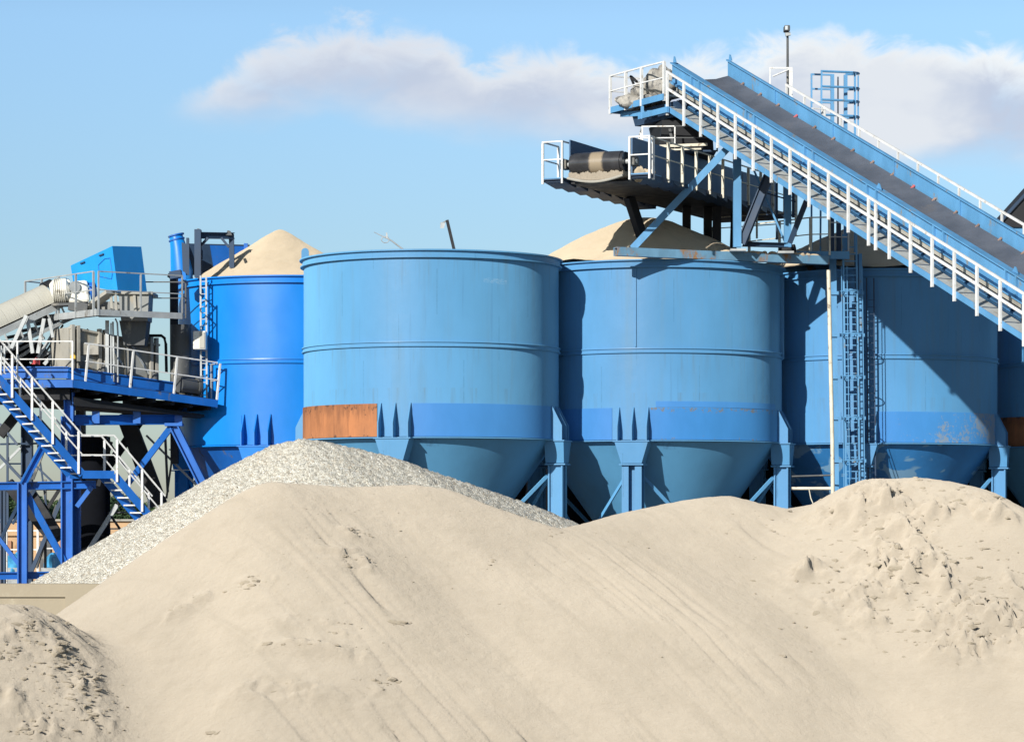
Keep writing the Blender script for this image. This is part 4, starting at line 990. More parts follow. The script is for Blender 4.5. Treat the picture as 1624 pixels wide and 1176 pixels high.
# silo 1 roof-side equipment
t = thing('dust_pipe', W(290, 470, 117.5), 'blue flanged vent pipe rising at the left of the vivid blue silo', 'pipe')
MB().tube([W(289, 450, 120.3), W(288, 430, 120.3), W(283, 392, 120.3), W(279, 374, 120.3)], [.46, .46, .34, .28], 24).build('pipe', M['silo_d'], t, True)
for (x_, y_) in ((279.5, 374), (280.5, 381)): MB().tube([W(x_, y_, 120.3), W(x_ - .5, y_ - 2, 120.3)], .34, 24).build('flange', M['deep'], t, True)
t = thing('feed_hopper', W(340, 430, 122), 'dark blue open feed box standing behind the sand heap', 'feed box')
mb = MB()
q = [W(288, 384, 119), W(390, 392, 124.5), W(396, 384, 125)]
z0, z1 = 13.95, W(0, 385, 120).z
mb.prism([W(290, 436, 119.5), W(300, 436, 119.5), W(300, 388, 119.5), W(288, 384, 119.5)], (0, .05, 0))
mb.prism([W(299, 436, 120.5), W(388, 436, 121.5), W(396, 388, 121.5), W(299, 386, 120.5)], (0, .06, 0))
mb.build('front_plate', M['navy'], t)
MB().prism([W(340, 432, 120.4), W(392, 432, 121.3), W(394, 391, 121.3), W(333, 389, 120.4)], (0, -.05, 0)).build('blue_panel', M['deep'], t)
MB().box((SX(300, 121), 119.9, W(0, 392, 121).z - .1), (SX(304, 121), 120.1, W(0, 381, 121).z)).build('lug', M['navy'], t)
MB().box((SX(387, 121), 120.9, W(0, 396, 121).z), (SX(393, 121), 121.2, W(0, 386, 121).z)).build('lug', M['deep'], t)
t = thing('lifting_gantry', W(340, 430, 117.5), 'dark portal frame with knee braces standing on the vivid blue silo', 'gantry')
G = 117.6
MB().ibeam(W(314, 440, G), W(314, 364, G), .26, .34, .04).build('post', M['navy'], t)
MB().ibeam(W(368, 425, G + 1.2), W(367, 371, G + 1.2), .2, .2, .04).build('post', M['navy'], t)
MB().ibeam(W(311, 373, G), W(370, 374, G + 1.2), .2, .26, .035).build('cross_head', M['navy'], t)
for (a, b) in (((319, 389), (330, 377)), ((363, 392), (351, 377))): MB().bar(W(*a, G + .2), W(*b, G + .2), .14, .1).build('knee_brace', M['navy'], t)
MB().prism([W(311, 370, G - .05), W(318, 370, G - .05), W(317, 363, G - .05), W(313, 362, G - .05)], (0, .3, 0)).build('pulley', M['greydk'], t)
MB().prism([W(357, 373, G + .9), W(368, 373, G + .9), W(365, 366, G + .9), W(361, 365, G + .9)], (0, .3, 0)).build('pulley', M['greydk'], t)

# ladder on silo 1 and the cabinet
t = thing('silo_ladder', W(325, 640, 115.3), 'galvanised ladder running down the vivid blue silo past a grey cabinet', 'ladder')
D1 = 116.9
MB().bar(W(328, 636, D1), W(327, 437, D1), .07, .05).build('stile', M['galv'], t)
MB().bar(W(319, 636, D1), W(318, 437, D1), .07, .05).build('stile', M['galv'], t)
for i in range(20):
    y_ = 446 + i * 10
    MB().bar(W(318.5, y_, D1), W(327.5, y_, D1), .03, .03).build('rung', M['galv'], t)
for y_ in (450, 500, 600): MB().bar(W(326, y_, D1), W(333, y_ - 2, D1 + 1.0), .04, .04).build('wall_bracket', M['galv'], t)
t = thing('control_cabinet', W(318, 554, 115), 'pale grey cabinet fixed on the ladder of the vivid blue silo', 'cabinet')
c0, c1 = W(307, 554, 116.4), W(327, 525, 116.4)
MB().box((c0.x, 116.2, c0.z), (c1.x, 116.8, c1.z)).build('housing', M['offw'], t, bevel=.03)
MB().box((c0.x + .26, 116.17, c0.z + .05), (c1.x - .04, 116.197, c1.z - .05)).build('door', M['cover'], t)

# the whole left plant stands level with the silos' fronts
W0, SX0 = W, SX
def LD(D): return 113.0 + (D - 102.5) * .75
def W(px, py, Y): return W0(px, py, LD(Y))
def SX(px, Y): return SX0(px, LD(Y))
# black duct left of silo 1
t = thing('black_duct', W0(281, 700, 116.5), 'black vertical duct between the screening tower and the vivid blue silo', 'duct')
MB().tube([W0(287, 640, 117), W0(287, 515, 117)], .42, 20).build('duct', M['greydk'], t, True)
MB().bar(W0(277, 735, 118), W0(276, 432, 118), .30, .4).bar(W0(276, 440, 118), W0(268, 437, 118), .8, .16).build('riser', M['black'], t)
MB().bar(W0(270, 437, 116.5), W0(288, 434, 116.5), .5, .3).build('outlet', M['navy'], t)
MB().tube([W0(232, 532, 117), W0(256, 532, 117), W0(261, 536, 117), W0(263, 545, 117), W0(264, 590, 117)], .06, 8).build('bent_pipe', M['black'], t, True)

# ---------------------------------------------------------------- screening tower at the left
t = thing('screening_tower', W(110, 930, 105), 'deep blue steel tower with a railed lower deck at the left of the silos', 'tower')
TW = t
FR = 102.5; FY = LD(FR); zdk = W(0, 600, FR).z; zdk2 = W0(0, 632, 116.4).z
cor = [Vector((SX(-60, FR), FY, zdk)), Vector((SX(115, FR), FY, zdk)), Vector((SX0(344, 116.4), 116.4, zdk2))]
side = (cor[2] - cor[1]).normalized(); inw = Vector((-side.y, side.x, 0)).normalized(); SL = (cor[2] - cor[1]).length
# deck polygon
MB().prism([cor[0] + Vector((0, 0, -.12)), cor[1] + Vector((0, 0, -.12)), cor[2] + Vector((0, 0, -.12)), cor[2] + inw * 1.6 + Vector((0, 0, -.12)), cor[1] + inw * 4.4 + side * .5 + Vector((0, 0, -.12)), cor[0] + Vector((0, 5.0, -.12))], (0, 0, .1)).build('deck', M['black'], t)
MB().bar(cor[0] + Vector((0, -.05, -.2)), cor[1] + Vector((0.02, -.05, -.2)), .08, .30).build('deck_channel', M['deep'], t)
MB().bar(cor[1] - inw * .05 + Vector((0, 0, -.2)), cor[2] - inw * .05 + Vector((0, 0, -.2)), .08, .30).build('deck_channel', M['deep'], t)
# machine beams standing on the deck
MB().ibeam(cor[0] + Vector((0, .9, .28)), cor[1] + Vector((-.3, .9, .28)), .2, .46, .04).build('machine_beam', M['deep'], t)
MB().ibeam(cor[1] + inw * .9 + side * .2 + Vector((0, 0, .28)), cor[1] + inw * .9 + side * 4.9 + Vector((0, 0, .28)), .2, .46, .04).build('machine_beam', M['deep'], t)
railing(t, [cor[0], cor[1]], 1.45, 2.2, M['white'], .08, .055, .36)
railing(t, [cor[1] + side * .55, cor[2]], 1.45, 1.98, M['white'], .085, .055, .36, lean=side)
railing(t, [cor[2], cor[2] + inw * .5], 1.4, 1.3, M['galv'], .06, .05, .2, skip_first=True)
# dark underside joists
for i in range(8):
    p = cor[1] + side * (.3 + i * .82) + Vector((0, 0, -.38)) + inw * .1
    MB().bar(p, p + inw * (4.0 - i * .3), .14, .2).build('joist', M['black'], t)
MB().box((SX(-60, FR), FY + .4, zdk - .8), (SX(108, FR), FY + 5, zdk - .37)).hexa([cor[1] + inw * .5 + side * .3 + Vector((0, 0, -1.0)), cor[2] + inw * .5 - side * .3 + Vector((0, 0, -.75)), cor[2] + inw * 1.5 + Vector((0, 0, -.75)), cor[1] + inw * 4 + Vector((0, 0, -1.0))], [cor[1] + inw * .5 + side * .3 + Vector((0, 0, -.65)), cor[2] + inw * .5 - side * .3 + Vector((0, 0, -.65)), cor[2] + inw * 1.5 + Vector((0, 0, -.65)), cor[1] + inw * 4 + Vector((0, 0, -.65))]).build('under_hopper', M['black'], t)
def col(x, y0, y1, D, w=.34, h=.34, m='deep', nm='column'):
    a, b = W(x, y0, D), W(x, y1, D); a.z = max(a.z, .0)
    return MB().ibeam(a, b, w * 1.1, h * 1.1, .055, (1, 0, 0)).build(nm, M[m], TW)
col(36, 1010, 765, 103.0, .34, .34)
col(107, 1010, 660, 104.0, .42, .42)
col(121, 1005, 665, 104.8, .30, .3)
col(110, 668, 618, 103.6, .42, .34)
col(43, 1005, 600, 109, .40, .4, 'navy')
col(128, 1000, 560, 110.5, .34, .34, 'greydk')
col(5, 1010, 765, 111, .2, .2, 'navy')
def beam(a, b, w=.2, h=.3, m='deep', nm='beam', t_=.04): return MB().ibeam(W(*a), W(*b), w * 1.1, h * 1.1, t_).build(nm, M[m], TW)
def brace(a, b, w=.12, h=None, m='deep'): return MB().bar(W(*a), W(*b), w * 1.1, (h or w) * 1.1, (0, 1, 0)).build('brace', M[m], TW)
beam((-40, 771, 103), (152, 768, 104.2), .25, .28)
beam((-40, 774, 104.4), (140, 772, 105.2), .2, .2, 'navy')
beam((118, 666, 104), (288, 665, 107.5), .3, .36)
for x_ in (152, 217, 283): MB().bar(W(x_, 671, 103.7 + (x_ - 118) / 170 * 3.5), W(x_, 652, 103.7 + (x_ - 118) / 170 * 3.5), .30, .08, (0, 1, 0)).build('stiffener', M['deep'], TW)
beam((-40, 913, 103), (110, 911, 104), .25, .26)
MB().ibeam(W(36, 768, 103), W(72, 700, 103.4), .26, .26, .05).build('brace', M['deep'], TW)
brace((122, 803, 104), (146, 771, 104), .16)
brace((42, 782, 103.2), (104, 894, 104), .24, .14)
brace((34, 790, 103.6), (-14, 885, 105), .12, .1, 'navy')
brace((-10, 842, 103.4), (38, 905, 103.4), .14, .12)
# A-frame under the right end
MB().ibeam(W(276, 676, 107), W(325, 775, 107), .42, .36, .06).build('brace', M['deep'], TW)
brace((272, 676, 107), (196, 775, 108.5), .22, .2)
MB().bar(W(262, 673, 107), W(290, 673, 107), .5, .12).build('gusset', M['deep'], TW)
brace((197, 655, 111), (252, 800, 111), .62, .4, 'black'); brace((222, 668, 111.3), (150, 770, 111.3), .30, .2, 'black')
brace((262, 690, 112), (266, 780, 112), .09, .09, 'greydk'); brace((278, 690, 112), (264, 790, 112), .07, .07, 'greydk')
brace((232, 690, 112.6), (318, 775, 112.6), .08, .05, 'galv')
# lattice seen through the front
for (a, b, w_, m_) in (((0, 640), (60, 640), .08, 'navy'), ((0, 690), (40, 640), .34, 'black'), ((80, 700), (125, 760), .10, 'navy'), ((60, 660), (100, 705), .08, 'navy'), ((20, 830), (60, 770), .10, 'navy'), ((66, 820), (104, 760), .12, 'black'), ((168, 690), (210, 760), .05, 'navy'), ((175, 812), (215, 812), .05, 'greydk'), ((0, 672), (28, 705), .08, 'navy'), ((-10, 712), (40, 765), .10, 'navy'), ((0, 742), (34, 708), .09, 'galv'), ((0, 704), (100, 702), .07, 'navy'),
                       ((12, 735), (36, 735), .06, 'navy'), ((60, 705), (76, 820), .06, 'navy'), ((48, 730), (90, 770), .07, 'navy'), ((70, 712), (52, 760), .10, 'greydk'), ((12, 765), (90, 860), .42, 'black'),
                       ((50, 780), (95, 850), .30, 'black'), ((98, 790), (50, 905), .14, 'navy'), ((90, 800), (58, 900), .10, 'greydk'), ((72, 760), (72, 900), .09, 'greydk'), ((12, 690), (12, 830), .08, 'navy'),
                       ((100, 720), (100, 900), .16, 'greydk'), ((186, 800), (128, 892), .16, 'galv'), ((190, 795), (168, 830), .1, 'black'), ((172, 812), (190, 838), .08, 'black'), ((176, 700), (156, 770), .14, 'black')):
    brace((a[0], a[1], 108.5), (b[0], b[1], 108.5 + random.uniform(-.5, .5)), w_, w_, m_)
MB().box((SX(52, 109), 106.5, W(0, 775, 108).z), (SX(160, 109), 111.5, W(0, 640, 108).z + .0)).box((SX(165, 109), 106.5, W(0, 640, 108).z), (SX(300, 109), 107.4, W(0, 622, 108).z)) if False else None
# outer rails at the far left
MB().bar(W(2, 600, 101.5), W(2, 548, 101.5), .05, .05).bar(W(7, 592, 101.5), W(7, 545, 101.5), .06, .06).bar(W(-10, 592, 101.5), W(10, 592, 101.5), .04, .04).bar(W(-10, 570, 101.5), W(8, 570, 101.5), .04, .04).build('side_gate', M['galv'], TW)

# black silo-like sump inside the tower
t = thing('black_sump_tank', W(146, 920, 110), 'tall black tank standing inside the foot of the blue tower', 'tank')
MB().lathe((SX(146, 110), LD(110), 0), [(.0, 7.6), (.74, 7.5), (.74, 3.0), (.60, 0.2), (0, .2)], n=36).build('shell', M['shade_black'], t, True)
MB().lathe((SX(146, 110), LD(110), 0), [(.79, 5.8), (.79, 5.9), (.72, 5.9), (.72, 5.8)], n=36, close=True).build('hoop', M['black'], t, True)

# screening hopper mass below the deck
t = thing('underdeck_hopper', W(230, 650, 111), 'black hopper hanging under the lower deck of the blue tower', 'hopper')
ya, yb = LD(108.5), LD(111)
MB().hexa([(SX(200, 109), ya, W(0, 655, 109).z), (SX(280, 109), ya, W(0, 655, 109).z), (SX(278, 109), yb, W(0, 655, 109).z), (SX(200, 109), yb, W(0, 655, 109).z)],
          [(SX(215, 109), ya, W(0, 634, 109).z), (SX(292, 109), ya, W(0, 636, 109).z), (SX(290, 109), yb, W(0, 636, 109).z), (SX(215, 109), yb, W(0, 634, 109).z)]).build('hopper_body', M['black'], t)

# ---------------------------------------------------------------- staircase
t = thing('staircase', W(60, 800, 101), 'deep blue steel staircase with white handrails descending to the right of the tower foot', 'staircase')
rS = Vector((.87, .5, 0)); wS = Vector((-.62, .78, 0)) * .98
def SP(px, py, D): return W(px, py, D)
T0 = W(-22, 577, 99.2); T1 = W(131, 752, 101.0)
def strn(a, b, off, w=.05, h=.30): return MB().bar(a + off, b + off, w, h)
strn(T0, T1, Vector()).build('stringer', M['deep'], t); strn(T0, T1, wS).build('stringer', M['deep'], t)
nst = int(round((T0.z - T1.z) / .278))
for i in range(1, nst):
    p = T0 + (T1 - T0) * i / nst
    q = (T1 - T0); q.z = 0; q.normalize()
    MB().hexa([p - q * .15 + Vector((0, 0, -.035)) + wS * .04, p + q * .15 + Vector((0, 0, -.035)) + wS * .04, p + q * .15 + Vector((0, 0, -.035)) + wS * .96, p - q * .15 + Vector((0, 0, -.035)) + wS * .96],
              [p - q * .15 + Vector((0, 0, .02)) + wS * .04, p + q * .15 + Vector((0, 0, .02)) + wS * .04, p + q * .15 + Vector((0, 0, .02)) + wS * .96, p - q * .15 + Vector((0, 0, .02)) + wS * .96]).build('tread', M['white'], t)
T2 = W(181, 753, 101.6); T2.z = T1.z
T3 = W(262, 848, 102.6)
strn(T1, T2, Vector()).build('landing_channel', M['deep'], t); strn(T1, T2, wS).build('landing_channel', M['deep'], t)
MB().hexa([T1 + Vector((0, 0, .02)), T2 + Vector((0, 0, .02)), T2 + wS + Vector((0, 0, .02)), T1 + wS + Vector((0, 0, .02))], [T1 + Vector((0, 0, .06)), T2 + Vector((0, 0, .06)), T2 + wS + Vector((0, 0, .06)), T1 + wS + Vector((0, 0, .06))]).build('landing', M['greydk'], t)
strn(T2, T3, Vector()).build('stringer', M['deep'], t); strn(T2, T3, wS).build('stringer', M['deep'], t)
nst = int(round((T2.z - T3.z) / .278)); q = (T3 - T2); q.z = 0; q.normalize()
for i in range(1, nst):
    p = T2 + (T3 - T2) * i / nst
    MB().hexa([p - q * .15 + Vector((0, 0, -.035)) + wS * .04, p + q * .15 + Vector((0, 0, -.035)) + wS * .04, p + q * .15 + Vector((0, 0, -.035)) + wS * .96, p - q * .15 + Vector((0, 0, -.035)) + wS * .96],
              [p - q * .15 + Vector((0, 0, .02)) + wS * .04, p + q * .15 + Vector((0, 0, .02)) + wS * .04, p + q * .15 + Vector((0, 0, .02)) + wS * .96, p - q * .15 + Vector((0, 0, .02)) + wS * .96]).build('tread', M['white'], t)
hS = 1.52
for off, mm in ((Vector((0, -.05, 0)), M['white']), (wS + Vector((0, .05, 0)), M['white'])):
    mb = MB(); e1 = T1 + (T1 - T0).normalized() * .15; a_ = T1 + off
    for hh, rw in ((hS, .058), (hS * .50, .05)):
        u_ = Vector((0, 0, hh))
        mb.bar(T0 + off + u_, T1 + off + u_, rw, rw).bar(T1 + off + u_, T2 + off + u_, rw, rw).bar(T2 + off + u_, T3 + off + u_, rw, rw)
    hr = mb.build('handrail', mm, t)
    for (a, b, ks) in ((T0, T1, (.05, .27, .475, .69, .96)), (T2, T3, (.06, .55, .93))):
        for k_ in ks:
            p = a + (b - a) * k_ + off
            MB().bar(p - Vector((0, 0, .14)), p + Vector((0, 0, hS - .03)), .085, .07, (0, 1, 0)).build('post', mm, hr)

# ---------------------------------------------------------------- upper service platform
t = thing('service_platform', W(150, 500, 104), 'grey upper platform with thin galvanised railings round the blue hood', 'platform')
zu = W(0, 492, 103).z
u1 = Vector((SX(153, 102.6), LD(102.6), zu)); _d = zu - CAMZ
u0 = Vector((SX0(40, 4600 * _d / 323.5), 4600 * _d / 323.5, zu)); u2 = Vector((SX0(289, 4600 * _d / 331), 4600 * _d / 331, zu))
MB().prism([u0 + Vector((0, 0, -.05)), u1 + Vector((0, 0, -.05)), u1 + Vector((.9, 1.2, -.05)), u0 + Vector((.9, 1.3, -.05))], (0, 0, .05)).build('deck', M['grate'], t)
MB().prism([u1 + Vector((.02, 0, -.05)), u2 + Vector((0, 0, -.05)), u2 + Vector((0, 1.0, -.05)), u1 + Vector((.92, 1.2, -.05))], (0, 0, .05)).build('deck', M['grate'], t)
MB().bar(u0 + Vector((0, -.04, -.1)), u1 + Vector((0, -.04, -.1)), .05, .26).bar(u1 + Vector((0, -.04, -.1)), u2 + Vector((0, -.04, -.1)), .05, .24).build('edge_channel', M['galv'], t)
railing(t, [u0, u1 + Vector((-.12, .02, 0))], 1.50, 1.45, M['galv'], .08, .05, .22)
railing(t, [u1 + Vector((.08, 0, 0)), u2], 1.50, 1.6, M['galv'], .07, .05, .22)
railing(t, [u0 + Vector((0, 0, 0)), u0 + Vector((1.0, 1.6, 0))], 1.50, 1.4, M['galv'], .06, .05, .1, skip_first=True)
railing(t, [u2 + Vector((-1.6, 1.2, 0)), u2 + Vector((0, 1.2, 0)), u2], 1.35, 1.4, M['greydk'], .07, .05, .1, skip_first=True)
for (a, b, w_) in (((43, 502), (52, 560), .14), ((70, 505), (60, 560), .14), ((78, 505), (84, 535), .12), ((170, 508), (170, 605), .14), ((179, 510), (181, 605), .07), ((176, 512), (176, 600), .05)):
    MB().bar(W(*a, 105.0), W(*b, 105.0), w_, w_ * .8, (0, 1, 0)).build('strut', M['galv'], t)
MB().tube([W(183, 505, 104.6), W(186, 512, 104.6), W(187, 530, 104.6), W(187, 606, 104.6)], .035, 8).build('conduit', M['galv'], t, True)

# blue drive hood
t = thing('chute_hood', W(190, 462, 105), 'bright blue angular hood on top of the upper platform', 'hood')
a0, a1 = W(178, 390, 104.4), W(187, 463, 104.4)
b0_, b1_ = W(224, 391, 106.2), W(233, 462, 106.2)
c0, c1 = W(112, 421, 107.2), W(116, 447, 107.2)
d0, d1 = b0_ + (c0 - a0), b1_ + (c1 - a1)
MB().add([a0, a1, b0_, b1_, c0, c1, d0, d1], [(0, 1, 3, 2), (1, 0, 4, 5), (2, 3, 7, 6), (4, 6, 7, 5), (0, 2, 6, 4), (1, 5, 7, 3)]).build('hood_shell', M['hood'], t)
ln = (c0 - a0); nrm = (a1 - a0).cross(c0 - a0).normalized()
if nrm.y > 0: nrm = -nrm
def hp(u_, v_): # point on the left face
    tp = a0 + (c0 - a0) * u_; bt_ = a1 + (c1 - a1) * u_; return tp + (bt_ - tp) * v_ + nrm * .012
for (u_, v_) in ((.25, .10), (.70, .12)): MB().bar(hp(u_ - .05, v_) + nrm * .03, hp(u_ + .05, v_) + nrm * .03, .05, .05).build('hinge', M['navy'], t)
mb = MB(); ring = [(.08, .24), (.20, .22), (.36, .34), (.37, .66), (.10, .72), (.07, .6)]
for (p, q_) in zip(ring, ring[1:] + ring[:1]): mb.bar(hp(*p), hp(*q_), .022, .022)
mb.build('access_panel', M['deep'], t)

# grey chute below it
t = thing('grey_chute', W(210, 540, 105.5), 'tapering grey steel chute below the blue hood', 'chute')
def quadbox(x0, x1, y0, x2, x3, y1, D, dep):
    hi = [W(x0, y0, D), W(x1, y0, D), W(x1, y0, D) + Vector((0, dep, 0)), W(x0, y0, D) + Vector((0, dep, 0))]
    lo = [W(x2, y1, D), W(x3, y1, D), W(x3, y1, D) + Vector((0, dep, 0)), W(x2, y1, D) + Vector((0, dep, 0))]
    return MB().hexa(lo, hi)
quadbox(182, 242, 462, 182, 242, 466, 104.6, 1.8).build('flange', M['greige'], t)
quadbox(188, 236, 466.2, 192, 234, 508, 104.8, 1.4).build('upper_chute', M['grey'], t)
quadbox(189, 233, 508.2, 196, 229, 547, 105.2, 1.2).build('lower_chute', M['greydk'], t)  # darker grey stands in for the shadow on this half
MB().bar(W(176, 463, 104.6), W(140, 488, 105.8), .5, .14).build('side_flange', M['greige'], t)
quadbox(152, 190, 478, 152, 190, 500, 106.4, 1.0).build('back_box', M['grey'], t)
for x_ in (176, 183, 213): MB().bar(W(x_, 468, 104.72), W(x_ + 2, 498, 104.75), .10, .08, (0, 1, 0)).build('rib', M['greige'], t)

# gearbox & motor
t = thing('gearbox', W(112, 485, 105.6), 'off-white gearbox and motor mounted behind the upper railing', 'gearbox')
ga, gb = W(84, 466, 105.8), W(112, 461, 105.8)
MB().tube([W(82, 463, 105.8), W(86, 462, 105.8), W(108, 460, 105.8), W(112, 459, 105.8)], [.34, .46, .50, .40], 20).build('motor', M['offw'], t, True)
for i in range(7): MB().tube([W(87 + i * 3, 462, 105.8), W(87.8 + i * 3, 462, 105.8)], .53, 20).build('cooling_fin', M['offw'], t, True)
MB().hexa([W(108, 481, 105.4), W(143, 479, 105.4), W(143, 479, 106.4), W(108, 481, 106.4)], [W(112, 446, 105.4), W(139, 444, 105.4), W(139, 444, 106.4), W(112, 446, 106.4)]).build('gear_housing', M['offw'], t, bevel=.12)
MB().tube([W(118, 455, 105.35), W(118.5, 455, 105.2)], .22, 20).build('bearing_cap', M['galv'], t, True)
MB().hexa([W(97, 450, 105.5), W(112, 448, 105.5), W(112, 448, 106.2), W(97, 450, 106.2)], [W(98, 444, 105.5), W(110, 442, 105.5), W(110, 442, 106.2), W(98, 444, 106.2)]).build('terminal_box', M['offw'], t, bevel=.03)
MB().bar(W(84, 484, 105.8), W(142, 482, 105.8), .8, .1).bar(W(110, 486, 105.6), W(140, 490, 105.6), .6, .3).build('base_frame', M['greydk'], t)
MB().tube([W(144, 462, 105.9), W(152, 461, 105.9)], .36, 18).build('coupling_guard', M['deep'], t, True)

# covered conveyor rising from the left
t = thing('covered_conveyor', W(0, 560, 107), 'beige arched-cover conveyor rising from the left edge to the gearbox', 'conveyor')
p0, p1 = W(-90, 558, 104.5), W(92, 474, 107.4)
ax = (p1 - p0).normalized(); sd = ax.cross(Vector((0, 0, 1))).normalized(); upn = sd.cross(ax)
def arch(mb, a, b, r, n=16, thick=.03):
    ba = len(mb.v)
    for P in (a, b):
        for rr in (r, r - thick):
            for k_ in range(n + 1):
                an = math.pi * k_ / n; mb.v.append(tuple(P + sd * (math.cos(an) * rr) + upn * (math.sin(an) * rr * 1.0)))
    N = n + 1
    for k_ in range(n):
        mb.f.append((ba + k_, ba + k_ + 1, ba + 2 * N + k_ + 1, ba + 2 * N + k_)); mb.f.append((ba + N + k_ + 1, ba + N + k_, ba + 3 * N + k_, ba + 3 * N + k_ + 1))
        mb.f.append((ba + k_ + 1, ba + k_, ba + N + k_, ba + N + k_ + 1)); mb.f.append((ba + 2 * N + k_, ba + 2 * N + k_ + 1, ba + 3 * N + k_ + 1, ba + 3 * N + k_))
L_ = (p1 - p0).length; ncov = 9
for i in range(ncov):
    mb = MB(); a = p0 + ax * (L_ * .93 * i / ncov); b = p0 + ax * (L_ * .93 * (i + .985) / ncov)
    arch(mb, a, b, .78)
    for q in (.2, .4, .6, .8): arch(mb, a + (b - a) * q, a + (b - a) * (q + .04), .785)
    mb.build('cover_section', M['cover'], t, True)
mb = MB(); arch(mb, p0 + ax * (L_ * .93), p1, .86); mb.build('end_collar', M['black'], t, True)
for s2 in (-1, 1):
    MB().bar(p0 + sd * s2 * .95 - upn * .18, p1 + ax * 1.2 + sd * s2 * .95 - upn * .18, .08, .26, upn).build('side_channel', M['galv'], t)
    MB().bar(p0 + sd * s2 * .95 - upn * .85, p1 + sd * s2 * .95 - upn * .85, .08, .14, upn).build('lower_chord', M['galv'], t)
MB().bar(p0 - upn * .1, p1 - upn * .1, 1.7, .05, upn).build('belt', M['black'], t)
for i in range(8):
    q = p0 + ax * (L_ * (i + .5) / 8)
    s2 = sd * (1 if sd.y < 0 else -1)
    MB().bar(q + s2 * .97 - upn * .3, q + s2 * .97 - upn * .82, .07, .07, upn).build('hanger', M['galv'], t)
    MB().tube([q - sd * .9 - upn * .62, q + sd * .9 - upn * .62], .07, 8).build('return_roller', M['greydk'], t, True)
for (a, b) in (((42, 500), (18, 552)), ((-5, 530), (-20, 560))): MB().bar(W(*a, 104.6), W(*b, 104.6), .14, .12, (0, 1, 0)).build('leg', M['galv'], t)

# vibrating screen on the lower deck
t = thing('vibrating_screen', W(190, 598, 106.5), 'dusty grey vibrating screen box with vertical ribs on the lower deck', 'screen')
f0, f1 = cor[1] + side * .5 + inw * 1.4, cor[1] + side * 4.4 + inw * 1.4
zl = zdk + .5
hgt_a, hgt_b = 1.55, 1.40
def SB(u_, v_, z_): p = f0 + (f1 - f0) * u_ + inw * v_; return Vector((p.x, p.y, z_ - .42 * u_))
MB().hexa([SB(0, 0, zl), SB(1, 0, zl), SB(1, .08, zl), SB(0, .08, zl)], [SB(0, 0, zl + hgt_a), SB(1, 0, zl + hgt_b), SB(1, .08, zl + hgt_b), SB(0, .08, zl + hgt_a)]).build('side_wall', M['grey'], t)
MB().hexa([SB(0, 1.8, zl), SB(1, 1.8, zl), SB(1, 1.88, zl), SB(0, 1.88, zl)], [SB(0, 1.8, zl + hgt_a), SB(1, 1.8, zl + hgt_b), SB(1, 1.88, zl + hgt_b), SB(0, 1.88, zl + hgt_a)]).build('side_wall', M['grey'], t)
MB().hexa([SB(0, .09, zl), SB(.01, .09, zl), SB(.01, 1.79, zl), SB(0, 1.79, zl)], [SB(0, .09, zl + 1.6), SB(.01, .09, zl + 1.6), SB(.01, 1.79, zl + 1.6), SB(0, 1.79, zl + 1.6)]).build('end_wall', M['greige'], t)
MB().bar(SB(0, 0, zl + hgt_a + .03), SB(1, 0, zl + hgt_b + .03), .3, .08).build('top_flange', M['greige'], t)
for u_ in (.02, .08, .32, .38, .62, .90, .96):
    MB().bar(SB(u_, -.1, zl - .2), SB(u_, -.1, zl + 1.70), .22, .12, side).build('rib', M['greige'], t)
for (u0_, u1_, zz0, zz1) in ((.40, .60, 1.5, .3), (.68, .88, 1.3, .2)):
    MB().bar(SB(u0_, -.07, zl + zz0), SB(u1_, -.07, zl + zz1), .08, .06, inw).build('stay', M['galv'], t)
for u_ in (.1, .35, .65, .92):
    MB().tube([SB(u_, -.3, zdk + .42), SB(u_, -.3, zdk + .78)], .13, 12).build('spring', M['greydk'], t, True)
quadbox(116, 156, 544, 116, 156, 562, 104.7, .6).build('feed_lip', M['greige'], t)
MB().bar(W(112, 535, 104.6), W(160, 531, 106.0), .25, .08).build('top_flange', M['greige'], t)
# black box standing in for the shadow under the belt, with frame bars
t = thing('shadow_box', W(80, 600, 109), 'black box standing in for belt shadow behind the lower railing, with frame bars', 'shadow box')
quadbox(-60, 58, 540, -60, 100, 594, 108.5, 1.2).build('housing', M['shade_black'], t)
for (a, b, w_) in (((95, 512), (55, 575), .12), ((100, 515), (62, 575), .07), ((120, 520), (70, 578), .14), ((140, 522), (88, 580), .09), ((112, 528), (134, 528), .08), ((85, 520), (130, 532), .07), ((30, 555), (70, 535), .12), ((0, 560), (28, 548), .2), ((48, 575), (90, 552), .1), ((14, 578), (52, 552), .12)):
    MB().bar(W(*a, 106.8), W(*b, 106.4), w_, w_, (0, 1, 0)).build('frame_bar', M['greydk'] if w_ < .1 else M['galv'], t)
t = thing('spray_pipe', W(60, 590, 104), 'red valve pipe behind the lower deck railing', 'valve')
MB().tube([W(55, 578, 104), W(55, 571, 104), W(58, 568, 104), W(61, 571, 104), W(61, 578, 104)], .07, 8).build('pipe_bend', M['red'], t, True)
MB().tube([W(55, 576, 104), W(55, 577.5, 104)], .12, 10).build('flange', M['red'], t, True)
t = thing('lubricator', W(116, 570, 103.6), 'small yellow lubricator box on the lower deck corner', 'lubricator')
MB().box((SX(112, 103.6), LD(103.5), W(0, 569, 103.6).z), (SX(120, 103.6), LD(103.9), W(0, 563, 103.6).z)).build('body', M['yellow'], t, bevel=.02)
MB().tube([W(116, 563, 103.6), W(116, 558, 103.6)], .06, 8).build('reservoir', M['yellow'], t, True)
MB().bar(W(116, 569, 103.6), W(116, 585, 103.6), .1, .1).build('stand', M['greydk'], t)
t = thing('drive_motor', W(285, 618, 113.5), 'dark grey electric motor on the far end of the lower deck', 'motor')
